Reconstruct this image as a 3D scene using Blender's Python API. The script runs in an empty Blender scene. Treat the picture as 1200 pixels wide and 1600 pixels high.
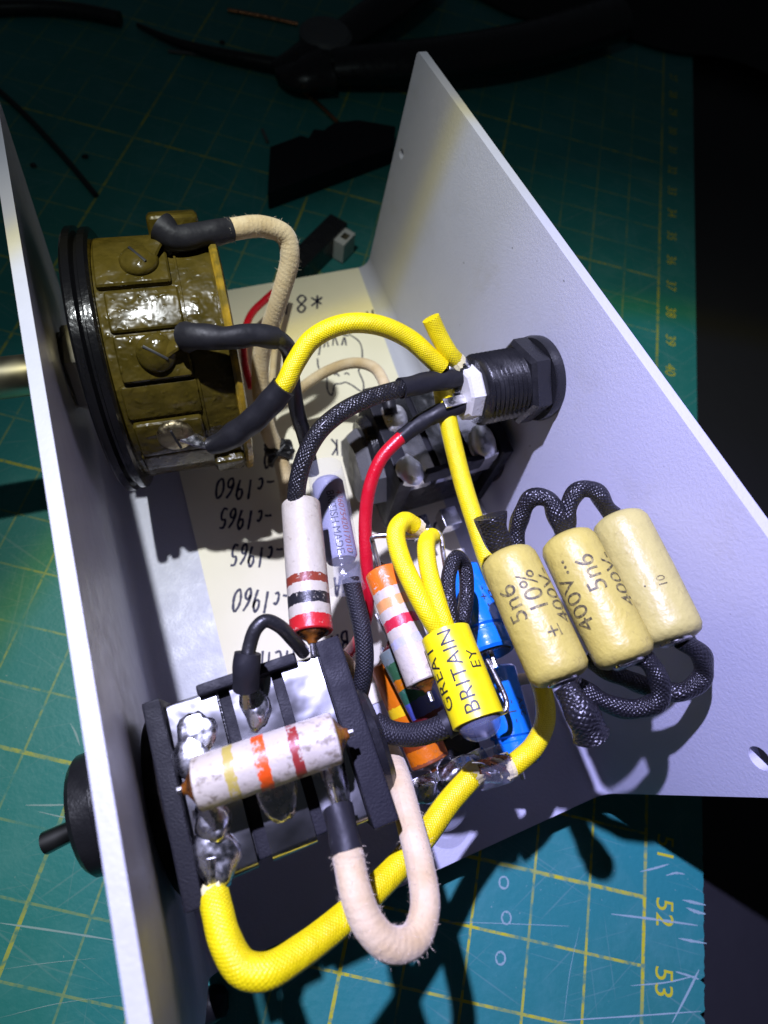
import bpy, bmesh, math, random
from mathutils import Vector, Matrix, geometry
random.seed(7)
U = 0.00122                      # one build unit in metres (the mat's 1 cm squares are 8.2 units)
R = math.radians

# ------------------------------------------------------------------ camera
F = 912.698
ROT = ((0.9314702, -0.34073095, 0.127537), (-0.26832175, -0.88011977, -0.39165371), (0.24569638, 0.33059281, -0.91123086))
CAM = Vector((16.846042, 18.19059145, 86.34671719))
scene = bpy.context.scene
col = scene.collection
cd = bpy.data.cameras.new('camera')
cam = bpy.data.objects.new('camera', cd)
col.objects.link(cam)
m3 = Matrix((ROT[0], [-v for v in ROT[1]], [-v for v in ROT[2]])).transposed()
cam.matrix_world = Matrix.Translation(CAM * U) @ m3.to_4x4()
cd.sensor_fit = 'VERTICAL'
cd.sensor_height = 24.0
cd.lens = 24.0 / 2 / (800 / F)
cd.clip_start = 0.004
cd.clip_end = 20
cd.dof.use_dof = True
cd.dof.focus_distance = 62 * U
cd.dof.aperture_fstop = 18
scene.camera = cam

# ------------------------------------------------------------------ world, lamp, exposure
w = bpy.data.worlds.new('World')
scene.world = w
w.use_nodes = True
w.node_tree.nodes['Background'].inputs[0].default_value = (0.72, 0.82, 1.0, 1)
w.node_tree.nodes['Background'].inputs[1].default_value = 0.016

LAMP = Vector((9, 74, 150))
AIM = Vector((59, -10, 0))
ld = bpy.data.lights.new('torch', 'SPOT')
ld.energy = 2.8
ld.spot_size = R(170)
ld.spot_blend = 0.3
ld.shadow_soft_size = 1.6 * U
lamp = bpy.data.objects.new('torch', ld)
col.objects.link(lamp)
lamp.location = LAMP * U
axis = (AIM - LAMP).normalized()
lamp.rotation_euler = axis.to_track_quat('-Z', 'Y').to_euler()
ld.use_nodes = True
nt = ld.node_tree
em = nt.nodes['Emission']
geo = nt.nodes.new('ShaderNodeNewGeometry')
dot = nt.nodes.new('ShaderNodeVectorMath'); dot.operation = 'DOT_PRODUCT'
dot.inputs[1].default_value = axis
nt.links.new(geo.outputs['Incoming'], dot.inputs[0])
ab = nt.nodes.new('ShaderNodeMath'); ab.operation = 'ABSOLUTE'
nt.links.new(dot.outputs['Value'], ab.inputs[0])
ac = nt.nodes.new('ShaderNodeMath'); ac.operation = 'ARCCOSINE'
nt.links.new(ab.outputs[0], ac.inputs[0])
nm = nt.nodes.new('ShaderNodeMath'); nm.operation = 'DIVIDE'
nm.inputs[1].default_value = R(60)
nt.links.new(ac.outputs[0], nm.inputs[0])
rp = nt.nodes.new('ShaderNodeValToRGB')
nt.links.new(nm.outputs[0], rp.inputs[0])
stops = [(0.0, (0.80, 0.78, 1.45)), (0.20, (0.74, 0.73, 1.26)), (0.34, (0.58, 0.59, 0.78)), (0.44, (0.47, 0.49, 0.51)), (0.535, (0.41, 0.43, 0.42)),
         (0.562, (0.36, 0.34, 0.18)), (0.590, (0.20, 0.205, 0.18)), (0.66, (0.11, 0.12, 0.115)), (0.78, (0.028, 0.034, 0.034)), (1.0, (0.010, 0.013, 0.013))]
els = rp.color_ramp.elements
while len(els) < len(stops): els.new(0.5)
for e, (p, c) in zip(els, stops): e.position = p; e.color = (*c, 1)
nt.links.new(rp.outputs[0], em.inputs[0])

scene.view_settings.view_transform = 'Standard'
scene.view_settings.look = 'None'
scene.view_settings.exposure = 0.0
scene.view_settings.gamma = 1.0
scene.cycles.use_denoising = True
scene.cycles.use_adaptive_sampling = True
scene.cycles.adaptive_threshold = 0.02
scene.cycles.max_bounces = 7
scene.cycles.transparent_max_bounces = 16
scene.cycles.sample_clamp_indirect = 4.0

# ------------------------------------------------------------------ helpers: pixels of the photograph -> build units
def ray(x, y):
    a = ((x - 600) / F, (y - 800) / F, 1.0)
    return Vector([sum(ROT[i][k] * a[i] for i in range(3)) for k in range(3)])
def at(x, y, z):
    d = ray(x, y); return CAM + d * ((z - CAM.z) / d.z)
LL, RL, WID, DEP = 0.1225, 0.0845, 55.15, 100.0          # wall leans and floor size
def on_right(x, y, off=0.0):
    d = ray(x, y); k = RL
    return CAM + d * ((WID - off + k * CAM.z - CAM.x) / (d.x - k * d.z))

# ------------------------------------------------------------------ helpers: geometry
class G:
    def __init__(s): s.v = []; s.f = []; s.uv = []
    def add(s, v, f, uv=None):
        n = len(s.v); s.v += [Vector(p) for p in v]
        s.f += [tuple(i + n for i in q) for q in f]
        s.uv += list(uv) if uv else [(0, 0)] * len(v)
        return s
    def join(s, o): return s.add(o.v, o.f, o.uv)
    def map(s, fn): s.v = [Vector(fn(p)) for p in s.v]; return s
def from_bm(bm):
    g = G(); bm.verts.index_update()
    g.add([v.co.copy() for v in bm.verts], [[v.index for v in f.verts] for f in bm.faces]); bm.free(); return g
def to_bm(g):
    bm = bmesh.new(); vs = [bm.verts.new(p) for p in g.v]
    for f in g.f:
        try: bm.faces.new([vs[i] for i in f])
        except ValueError: pass
    return bm
def box(x0, x1, y0, y1, z0, z1, bev=0.2, seg=2):
    bm = bmesh.new(); bmesh.ops.create_cube(bm, size=1)
    for v in bm.verts: v.co = Vector(((x0 + x1) / 2 + v.co.x * (x1 - x0), (y0 + y1) / 2 + v.co.y * (y1 - y0), (z0 + z1) / 2 + v.co.z * (z1 - z0)))
    if bev: bmesh.ops.bevel(bm, geom=bm.edges[:], offset=bev, segments=seg, affect='EDGES', profile=0.6)
    return from_bm(bm)
def slice_along(g, axis_i, step):
    bm = to_bm(g)
    lo = min(v.co[axis_i] for v in bm.verts); hi = max(v.co[axis_i] for v in bm.verts)
    n = Vector((0, 0, 0)); n[axis_i] = 1; k = lo + step
    while k < hi - 1e-6:
        p = Vector((0, 0, 0)); p[axis_i] = k
        bmesh.ops.bisect_plane(bm, geom=bm.verts[:] + bm.edges[:] + bm.faces[:], plane_co=p, plane_no=n, dist=1e-5); k += step
    return from_bm(bm)
def frame(d):
    d = Vector(d).normalized()
    a = Vector((0, 0, 1)) if abs(d.z) < 0.9 else Vector((0, 1, 0))
    x = a.cross(d).normalized(); return x, d.cross(x).normalized(), d
def lathe(o, d, prof, seg=32, a0=0.0):
    o = Vector(o); x, y, d = frame(d); g = G(); v = []; uv = []; f = []
    for t, r in prof:
        for i in range(seg + 1):
            a = a0 + 2 * math.pi * i / seg
            v.append(o + d * t + (x * math.cos(a) + y * math.sin(a)) * max(r, 1e-4)); uv.append((i / seg, t))
    n = seg + 1
    for j in range(len(prof) - 1):
        for i in range(seg):
            f.append((j * n + i, j * n + i + 1, (j + 1) * n + i + 1, (j + 1) * n + i))
    return g.add(v, f, uv)
def spline(pts, per=8):
    p = [Vector(q) for q in pts]
    if len(p) < 3: return [p[0].lerp(p[-1], i / per) for i in range(per + 1)]
    p = [p[0] * 2 - p[1]] + p + [p[-1] * 2 - p[-2]]; out = []
    for i in range(1, len(p) - 2):
        a, b, c, e = p[i - 1:i + 3]
        def tj(t, u, v): return t + max((v - u).length, 1e-4) ** 0.5
        t0 = 0; t1 = tj(t0, a, b); t2 = tj(t1, b, c); t3 = tj(t2, c, e)
        for k in range(per):
            t = t1 + (t2 - t1) * k / per
            A1 = a * ((t1 - t) / (t1 - t0)) + b * ((t - t0) / (t1 - t0)); A2 = b * ((t2 - t) / (t2 - t1)) + c * ((t - t1) / (t2 - t1)); A3 = c * ((t3 - t) / (t3 - t2)) + e * ((t - t2) / (t3 - t2))
            B1 = A1 * ((t2 - t) / (t2 - t0)) + A2 * ((t - t0) / (t2 - t0)); B2 = A2 * ((t3 - t) / (t3 - t1)) + A3 * ((t - t1) / (t3 - t1))
            out.append(B1 * ((t2 - t) / (t2 - t1)) + B2 * ((t - t1) / (t2 - t1)))
    out.append(p[-2]); return out
def tube(pts, r, seg=14, per=8, cap=True, wob=0.0, flat=1.0):
    """swept tube; r is a number or a function of the share 0..1 along it; uv = (round, length)"""
    P = spline(pts, per); n = len(P); v = []; uv = []; f = []
    T = [(P[min(i + 1, n - 1)] - P[max(i - 1, 0)]).normalized() for i in range(n)]
    x, y, _ = frame(T[0]); L = 0; m = seg + 1
    ph = random.random() * 9
    for i in range(n):
        if i:
            L += (P[i] - P[i - 1]).length
            x = (x - T[i] * x.dot(T[i])).normalized()
        y = T[i].cross(x)
        rr = r(i / (n - 1)) if callable(r) else r
        for k in range(m):
            a = 2 * math.pi * k / seg
            q = rr * (1 + wob * math.sin(3 * a + ph + L * 1.3) + wob * math.sin(L * 2.1 + ph))
            v.append(P[i] + x * (math.cos(a) * q) + y * (math.sin(a) * q * flat)); uv.append((k / seg, L))
    for i in range(n - 1):
        for k in range(seg): f.append((i * m + k, i * m + k + 1, (i + 1) * m + k + 1, (i + 1) * m + k))
    if cap:
        f.append(tuple(range(seg - 1, -1, -1))); f.append(tuple((n - 1) * m + k for k in range(seg)))
    return G().add(v, f, uv)
def prism(poly, z0, z1, holes=()):
    """poly and holes are lists of (a, b); extruded along the third axis"""
    loops = [list(poly)] + [list(h) for h in holes]
    flat = [p for l in loops for p in l]; n = len(flat)
    tri = geometry.tessellate_polygon([[Vector((a, b, 0)) for a, b in l] for l in loops])
    v = [(a, b, z0) for a, b in flat] + [(a, b, z1) for a, b in flat]
    f = [tuple(t) for t in tri] + [tuple(i + n for i in reversed(t)) for t in tri]; k = 0
    for l in loops:
        for i in range(len(l)):
            j = (i + 1) % len(l); f.append((k + i, k + j, k + j + n, k + i + n))
        k += len(l)
    bm = to_bm(G().add(v, f)); bmesh.ops.recalc_face_normals(bm, faces=bm.faces[:]); return from_bm(bm)
def disc_pts(c, r, n=20, a0=0): return [(c[0] + r * math.cos(a0 + 2 * math.pi * i / n), c[1] + r * math.sin(a0 + 2 * math.pi * i / n)) for i in range(n)]
def blob(c, s, sub=3, amp=0.15, freq=1.3, seed=0):
    bm = bmesh.new(); bmesh.ops.create_icosphere(bm, subdivisions=sub, radius=1); c = Vector(c)
    from mathutils import noise
    for v in bm.verts:
        d = 1 + amp * noise.noise(v.co * freq + Vector((seed, seed * 2.3, 1)))
        v.co = c + Vector((v.co.x * s[0] * d, v.co.y * s[1] * d, v.co.z * s[2] * d))
    return from_bm(bm)
_tc = {}
def text_geo(s, size, spacing=1.0):
    cu = bpy.data.curves.new('t', 'FONT'); cu.body = s; cu.size = size; cu.align_x = 'CENTER'; cu.align_y = 'CENTER'; cu.space_character = spacing; cu.resolution_u = 4
    o = bpy.data.objects.new('t', cu); col.objects.link(o)
    dg = bpy.context.evaluated_depsgraph_get(); me = bpy.data.meshes.new_from_object(o.evaluated_get(dg))
    g = G().add([v.co.copy() for v in me.vertices], [tuple(p.vertices) for p in me.polygons])
    bpy.data.objects.remove(o); bpy.data.curves.remove(cu); bpy.data.meshes.remove(me); return g

# ------------------------------------------------------------------ helpers: objects
def obj(name, g, mat, parent=None, origin=None, sharp=35, flat=False, smooth_all=False):
    o0 = Vector(parent['o']) if parent is not None and origin is None else Vector(origin or (0, 0, 0))
    me = bpy.data.meshes.new(name)
    me.from_pydata([(p - o0) * U for p in g.v], [], g.f)
    uvl = me.uv_layers.new(name='UVMap')
    for l in me.loops: uvl.data[l.index].uv = g.uv[l.vertex_index]
    if not flat:
        me.shade_smooth()
        if not smooth_all: me.set_sharp_from_angle(angle=R(sharp))
    me.materials.append(mat); me.validate(); me.update()
    o = bpy.data.objects.new(name, me); col.objects.link(o)
    if parent is not None:
        o.parent = parent
        pass
    else:
        o.location = o0 * U
    if not flat and not smooth_all:
        wn = o.modifiers.new('weighted_normals', 'WEIGHTED_NORMAL'); wn.keep_sharp = True
    o['o'] = tuple(o0)
    return o
def tag(o, label, cat, group=None, kind=None):
    o['label'] = label; o['category'] = cat
    if group: o['group'] = group
    if kind: o['kind'] = kind
    return o
def thing(name, label, cat, loc, group=None):
    o = bpy.data.objects.new(name, None); col.objects.link(o)
    o.location = Vector(loc) * U; o.empty_display_size = 0.005; o['o'] = tuple(loc)
    return tag(o, label, cat, group)
def setting(name, g, mat, **k):
    o = obj(name, g, mat, **k); o['kind'] = 'structure'; return o

# ------------------------------------------------------------------ helpers: materials
class M:
    def __init__(s, name, color=(0.5, 0.5, 0.5), rough=0.5, metal=0.0, **kw):
        s.m = bpy.data.materials.new(name); s.m.use_nodes = True; s.n = s.m.node_tree.nodes; s.l = s.m.node_tree.links
        s.b = s.n['Principled BSDF']; s.b.inputs['Base Color'].default_value = (*color, 1); s.b.inputs['Roughness'].default_value = rough
        s.b.inputs['Metallic'].default_value = metal; s.h = None
        for k, v in kw.items(): s.b.inputs[k.replace('_', ' ')].default_value = v
    def node(s, t, **kw):
        n = s.n.new(t)
        for k, v in kw.items(): setattr(n, k, v)
        return n
    def link(s, a, b): s.l.new(a, b)
    def coord(s, kind='Object'):
        return s.node('ShaderNodeTexCoord').outputs[kind]
    def noise(s, scale, detail=3, rough=0.5, src=None, dist=0.0):
        n = s.node('ShaderNodeTexNoise'); n.inputs['Scale'].default_value = scale / U if src is None else scale
        n.inputs['Detail'].default_value = detail; n.inputs['Roughness'].default_value = rough; n.inputs['Distortion'].default_value = dist
        s.link(src if src is not None else s.coord(), n.inputs['Vector']); return n.outputs['Fac']
    def math(s, op, a, b=None, c=None):
        n = s.node('ShaderNodeMath', operation=op)
        for i, v in enumerate((a, b, c)):
            if v is None: continue
            if isinstance(v, (int, float)): n.inputs[i].default_value = v
            else: s.link(v, n.inputs[i])
        return n.outputs[0]
    def ramp(s, src, stops, interp='LINEAR'):
        n = s.node('ShaderNodeValToRGB'); e = n.color_ramp.elements; n.color_ramp.interpolation = interp
        while len(e) < len(stops): e.new(0.5)
        for q, (p, c) in zip(e, stops):
            q.position = p; q.color = (c, c, c, 1) if isinstance(c, (int, float)) else (*c, 1)
        s.link(src, n.inputs[0]); return n.outputs[0]
    def mix(s, fac, a, b):
        n = s.node('ShaderNodeMix', data_type='RGBA')
        for i, v in ((0, fac), (6, a), (7, b)):
            if isinstance(v, (int, float)): n.inputs[i].default_value = v
            elif isinstance(v, tuple): n.inputs[i].default_value = (*v, 1)
            else: s.link(v, n.inputs[i])
        return n.outputs[2]
    def color(s, c): s.link(c, s.b.inputs['Base Color']); return s
    def rough(s, c): s.link(c, s.b.inputs['Roughness']); return s
    def bump(s, h, dist, strength=1.0):
        n = s.node('ShaderNodeBump'); n.inputs['Distance'].default_value = dist * U; n.inputs['Strength'].default_value = strength
        s.link(h, n.inputs['Height'])
        if s.h: s.link(s.h, n.inputs['Normal'])
        s.h = n.outputs[0]; s.link(s.h, s.b.inputs['Normal']); return s
    def uv(s):
        sp = s.node('ShaderNodeSeparateXYZ'); s.link(s.coord('UV'), sp.inputs[0]); return sp.outputs[0], sp.outputs[1]

def m_paint():
    a = M('grey_paint', (0.38, 0.385, 0.41), 0.42)
    f = a.noise(2.8, 2); b = a.noise(0.08, 3)
    c = a.mix(b, (0.44, 0.445, 0.53), (0.49, 0.495, 0.58))
    c = a.mix(a.ramp(a.noise(0.8, 1), [(0.805, 0.0), (0.815, 0.7)]), c, (0.12, 0.12, 0.12))
    c = a.mix(a.ramp(a.noise(0.14, 5, 0.7), [(0.56, 0.0), (0.72, 0.30)]), c, (0.38, 0.37, 0.36)); a.color(c); a.bump(f, 0.07, 0.5)
    a.rough(a.ramp(a.noise(0.5, 4), [(0.3, 0.36), (0.7, 0.52)])); return a
def m_plastic(name, c=(0.012, 0.012, 0.014), rough=0.35, grain=0.0, scale=4, spec=0.5):
    a = M(name, c, rough); a.b.inputs['Specular IOR Level'].default_value = spec
    if grain: a.bump(a.noise(scale, 1), grain, 0.8)
    a.rough(a.ramp(a.noise(0.6, 4), [(0.3, max(0.05, rough - 0.1)), (0.75, rough + 0.15)])); return a
def m_braid(name, c, rough, n=8, k=2.2, depth=0.12, dark=0.55, coat=0.0, irr=2.5):
    a = M(name, c, rough)
    u, v = a.uv()
    U1 = a.math('MULTIPLY', u, 2 * math.pi * n); V1 = a.math('MULTIPLY', v, 2 * math.pi * k); U1 = a.math('ADD', U1, a.math('MULTIPLY', a.noise(0.9, 2), irr)); V1 = a.math('ADD', V1, a.math('MULTIPLY', a.noise(0.7, 2), irr * 1.4))
    s1 = a.math('SINE', a.math('ADD', U1, V1)); s2 = a.math('SINE', a.math('SUBTRACT', U1, V1))
    h = a.math('MULTIPLY', s1, s2); h = a.math('ABSOLUTE', h)
    a.bump(a.noise(1.2, 3), 0.12, 0.6); a.bump(h, depth, 0.9)
    d = tuple(x * dark for x in c); col_ = a.mix(a.ramp(h, [(0.0, 0.0), (0.5, 1.0)]), d, c)
    a.color(a.mix(a.ramp(a.noise(0.35, 5, 0.65), [(0.45, 0.0), (0.72, 0.6)]), col_, tuple(x * y for x, y in zip(c, (0.66, 0.60, 0.8)))))
    a.b.inputs['Coat Weight'].default_value = coat; a.b.inputs['Coat Roughness'].default_value = 0.15
    return a
def m_cloth(name, c):
    a = M(name, c, 0.9); u, v = a.uv()
    s = a.math('SINE', a.math('ADD', a.math('MULTIPLY', u, 2 * math.pi * 3), a.math('MULTIPLY', v, 2 * math.pi * 1.7)))
    a.bump(s, 0.012, 0.6); a.bump(a.noise(4.0, 4), 0.07, 0.9)
    a.color(a.mix(a.ramp(a.noise(0.35, 4), [(0.35, 0.0), (0.7, 1.0)]), c, tuple(x * y for x, y in zip(c, (0.78, 0.70, 0.55)))))
    a.b.inputs['Sheen Weight'].default_value = 0.25; return a
def m_metal(name, c=(0.75, 0.75, 0.76), rough=0.22, bump=0.25, scale=0.8, mott=0.5, rs=1.5):
    a = M(name, c, rough, 1.0); n = a.noise(scale, 2, 0.45)
    a.bump(n, bump, 0.9); a.rough(a.ramp(a.noise(rs, 2), [(0.3, rough * 0.7), (0.7, rough * 1.7)]))
    a.color(a.mix(a.ramp(a.noise(0.3, 4), [(0.5, 0.0), (0.75, mott)]), c, tuple(x * 0.5 for x in c))); return a
def m_bands(name, base, L, bands, dirt=0.3, rough=0.4, wear=0.60):
    """painted resistor: bands are (start, end, colour) along the body length L"""
    a = M(name, base, rough); u, v = a.uv()
    nz = a.noise(1.8, 4, 0.6); vv = a.math('ADD', v, a.math('MULTIPLY', a.math('SUBTRACT', nz, 0.5), 0.5))
    c = a.mix(a.ramp(a.noise(0.35, 3), [(0.4, 0.0), (0.7, 0.5)]), base, tuple(x * y for x, y in zip(base, (0.86, 0.82, 0.74))))
    e = a.math('POWER', a.math('ABSOLUTE', a.math('SUBTRACT', a.math('DIVIDE', v, L * 0.5), 1.0)), 4.0)
    dn = a.math('ADD', a.math('ADD', a.noise(1.3, 5, 0.7), a.math('MULTIPLY', e, 0.10)), a.math('MULTIPLY', a.noise(0.22, 2), 0.25))
    c = a.mix(a.ramp(dn, [(0.76 - dirt * 0.10, 0.0), (0.86 - dirt * 0.10, min(1, dirt + 0.15))]), c, (0.15, 0.115, 0.07))
    for b0, b1, bc in bands:
        k = a.math('MULTIPLY', a.math('GREATER_THAN', vv, b0), a.math('LESS_THAN', vv, b1))
        k = a.math('MULTIPLY', k, a.ramp(a.noise(1.0, 5, 0.7), [(wear, 1.0), (wear + 0.04, 0.12)]))
        c = a.mix(k, c, bc)
    a.color(c); a.bump(a.noise(1.6, 3), 0.10, 0.7); return a
def m_clear(name, tint=(0.9, 0.92, 1.0), alpha=0.35, rough=0.15, bump=0.1):
    a = M(name, tint, rough); a.b.inputs['Alpha'].default_value = alpha; a.b.inputs['Specular IOR Level'].default_value = 0.8
    a.bump(a.noise(0.9, 3), bump * 2, 0.8); return a

# ------------------------------------------------------------------ materials
PAINT = m_paint().m
BLK = m_plastic('black_plastic', rough=0.3, grain=0.03).m
BLKG = m_plastic('black_grained_plastic', (0.007, 0.007, 0.011), 0.55, 0.03, 5.0, 0.22).m
SLEEVE = m_plastic('black_heat_shrink', (0.013, 0.013, 0.016), 0.5, 0.06, 1.4, 0.3).m
RUBBER = m_plastic('brown_black_rubber', (0.018, 0.013, 0.012), 0.8, 0.15, 2).m
GREYP = m_plastic('grey_plastic', (0.10, 0.10, 0.105), 0.5, 0.05).m
WHITEP = m_plastic('white_plastic', (0.62, 0.61, 0.58), 0.45, 0.05).m
YELLOW = m_braid('yellow_braid', (0.86, 0.70, 0.004), 0.4, 8, 1.7, 0.04, 0.9).m
BBRAID = m_braid('black_waxed_braid', (0.012, 0.012, 0.014), 0.34, 6, 1.15, 0.075, 0.7, 0.06, 4.0).m
BCLOTH = m_braid('black_cloth_braid', (0.014, 0.014, 0.018), 0.55, 6, 1.4, 0.08, 0.6, 0.0).m
BTHIN = m_plastic('black_wire_skin', (0.014, 0.014, 0.015), 0.35, 0.04).m
CREAM = m_cloth('cream_cloth', (0.62, 0.50, 0.30)).m
PINKC = m_cloth('pale_cloth', (0.66, 0.53, 0.32)).m
FUZZ = M('pale_fibre', (0.72, 0.62, 0.46), 0.9).m
REDW = m_plastic('red_wire_skin', (0.55, 0.006, 0.02), 0.32, 0.05).m
TIN = m_metal('tinned_metal', (0.62, 0.62, 0.65), 0.17, 0.17, 0.30, 0.5, 0.12).m
SOLDER = m_metal('solder', (0.80, 0.80, 0.82), 0.22, 0.2, 0.25).m
SOLDERM = m_metal('dull_solder', (0.88, 0.88, 0.88), 0.38, 0.15, 0.25, 0.3).m
STEEL = m_metal('steel', (0.46, 0.43, 0.36), 0.3, 0.0, 3, 0.1, 0.2).m
LEAD = m_metal('tinned_lead', (0.68, 0.67, 0.64), 0.25, 0.05, 2).m
BRASSY = m_metal('dull_brass', (0.33, 0.28, 0.17), 0.35, 0.15, 1.5).m
RESIN = M('brown_resin', (0.20, 0.065, 0.008), 0.25); RESIN.color(RESIN.ramp(RESIN.noise(0.8, 4), [(0.4, (0.20, 0.065, 0.008)), (0.62, (0.02, 0.012, 0.008))])); RESIN.bump(RESIN.noise(1.2, 2), 0.2, 0.8); RESIN = RESIN.m
DCHROME = m_metal('dark_chrome', (0.30, 0.30, 0.31), 0.2, 0.0, 2, 0.1, 0.2).m
INK = M('black_ink', (0.012, 0.012, 0.014), 0.5).m
INKB = M('blue_black_pen', (0.018, 0.018, 0.05), 0.6).m
INKR = M('red_brown_ink', (0.25, 0.06, 0.05), 0.6).m
INKC = M('worn_brown_ink', (0.06, 0.05, 0.02), 0.6); INKC.color(INKC.ramp(INKC.noise(2.2, 4, 0.7), [(0.45, (0.06, 0.05, 0.022)), (0.68, (0.34, 0.285, 0.085))])); INKC = INKC.m
def m_olive():
    a = M('olive_lacquer', (0.09, 0.072, 0.010), 0.2); a.b.inputs['Specular IOR Level'].default_value = 0.22; n = a.noise(0.35, 4, 0.6)
    a.color(a.mix(a.ramp(n, [(0.35, 0.0), (0.7, 1.0)]), (0.040, 0.030, 0.004), (0.076, 0.055, 0.009)))
    a.bump(a.noise(0.28, 3), 0.9, 0.7); a.bump(a.ramp(a.noise(1.1, 1), [(0.60, 0.0), (0.80, 1.0)]), 0.10, 0.7)
    a.rough(a.ramp(a.noise(0.4, 4), [(0.35, 0.18), (0.7, 0.42)])); a.b.inputs['Coat Weight'].default_value = 0.2; a.b.inputs['Coat Roughness'].default_value = 0.06
    return a.m
OLIVE = m_olive()
def m_flange():
    a = M('scratched_black_enamel', (0.008, 0.008, 0.009), 0.16); a.bump(a.noise(0.9, 4), 0.12, 0.6)
    a.color(a.ramp(a.noise(1.6, 5, 0.7), [(0.70, (0.005, 0.005, 0.006)), (0.80, (0.06, 0.05, 0.015))])); return a.m
FLANGE = m_flange()
def m_capcream(name, k1, k2):
    a = M(name, (0.56, 0.47, 0.16), 0.46)
    a.color(a.mix(a.ramp(a.noise(0.3, 4), [(0.3, 0.0), (0.75, 1.0)]), k1, k2))
    sp = a.ramp(a.noise(1.1, 2), [(0.735, 0.0), (0.765, 1.0)])
    a.bump(a.noise(1.3, 2), 0.14, 0.8); a.bump(a.noise(0.25, 2), 0.15, 0.5)
    a.color(a.mix(a.ramp(a.noise(0.8, 5, 0.7), [(0.60, 0.0), (0.75, 0.5)]), a.mix(a.ramp(a.noise(0.3, 4), [(0.3, 0.0), (0.75, 1.0)]), k1, k2), (0.20, 0.15, 0.05))); return a.m
CAPM = m_capcream('cream_yellow_lacquer', (0.49, 0.41, 0.085), (0.42, 0.35, 0.08))
CAPP = m_capcream('pale_cream_lacquer', (0.46, 0.405, 0.125), (0.40, 0.35, 0.11))
def m_blue():
    a = M('blue_film', (0.006, 0.17, 0.62), 0.2); a.bump(a.noise(0.5, 3), 0.25, 0.6)
    a.b.inputs['Coat Weight'].default_value = 0.9; a.b.inputs['Coat Roughness'].default_value = 0.12; return a.m
BLUE = m_blue()
CLEAR = m_clear('clear_sleeve', (0.5, 0.52, 0.62), 0.16, 0.14).m
GLASS = m_clear('glass_bead', (0.20, 0.22, 0.34), 0.35, 0.04, 0.02).m
YSLEEVE = m_plastic('yellow_sleeve_film', (0.86, 0.72, 0.006), 0.38, 0.05, 1).m
def m_paper():
    a = M('cream_paper', (0.78, 0.75, 0.64), 0.8); a.bump(a.noise(0.12, 2), 0.6, 0.3)
    a.color(a.mix(a.ramp(a.noise(0.06, 3), [(0.4, 0.0), (0.7, 1.0)]), (0.82, 0.77, 0.60), (0.75, 0.70, 0.52))); return a.m
PAPER = m_paper()

# ------------------------------------------------------------------ the setting: table top and cutting mat
MZ = -7.0
table = M('dark_table', (0.010, 0.010, 0.012), 0.55); table.bump(table.noise(0.05, 4), 1.0, 0.4)
setting('table_top', box(-1600, 1600, -1400, 1800, MZ - 34, MZ - 3.0, 0), table.m)

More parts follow.
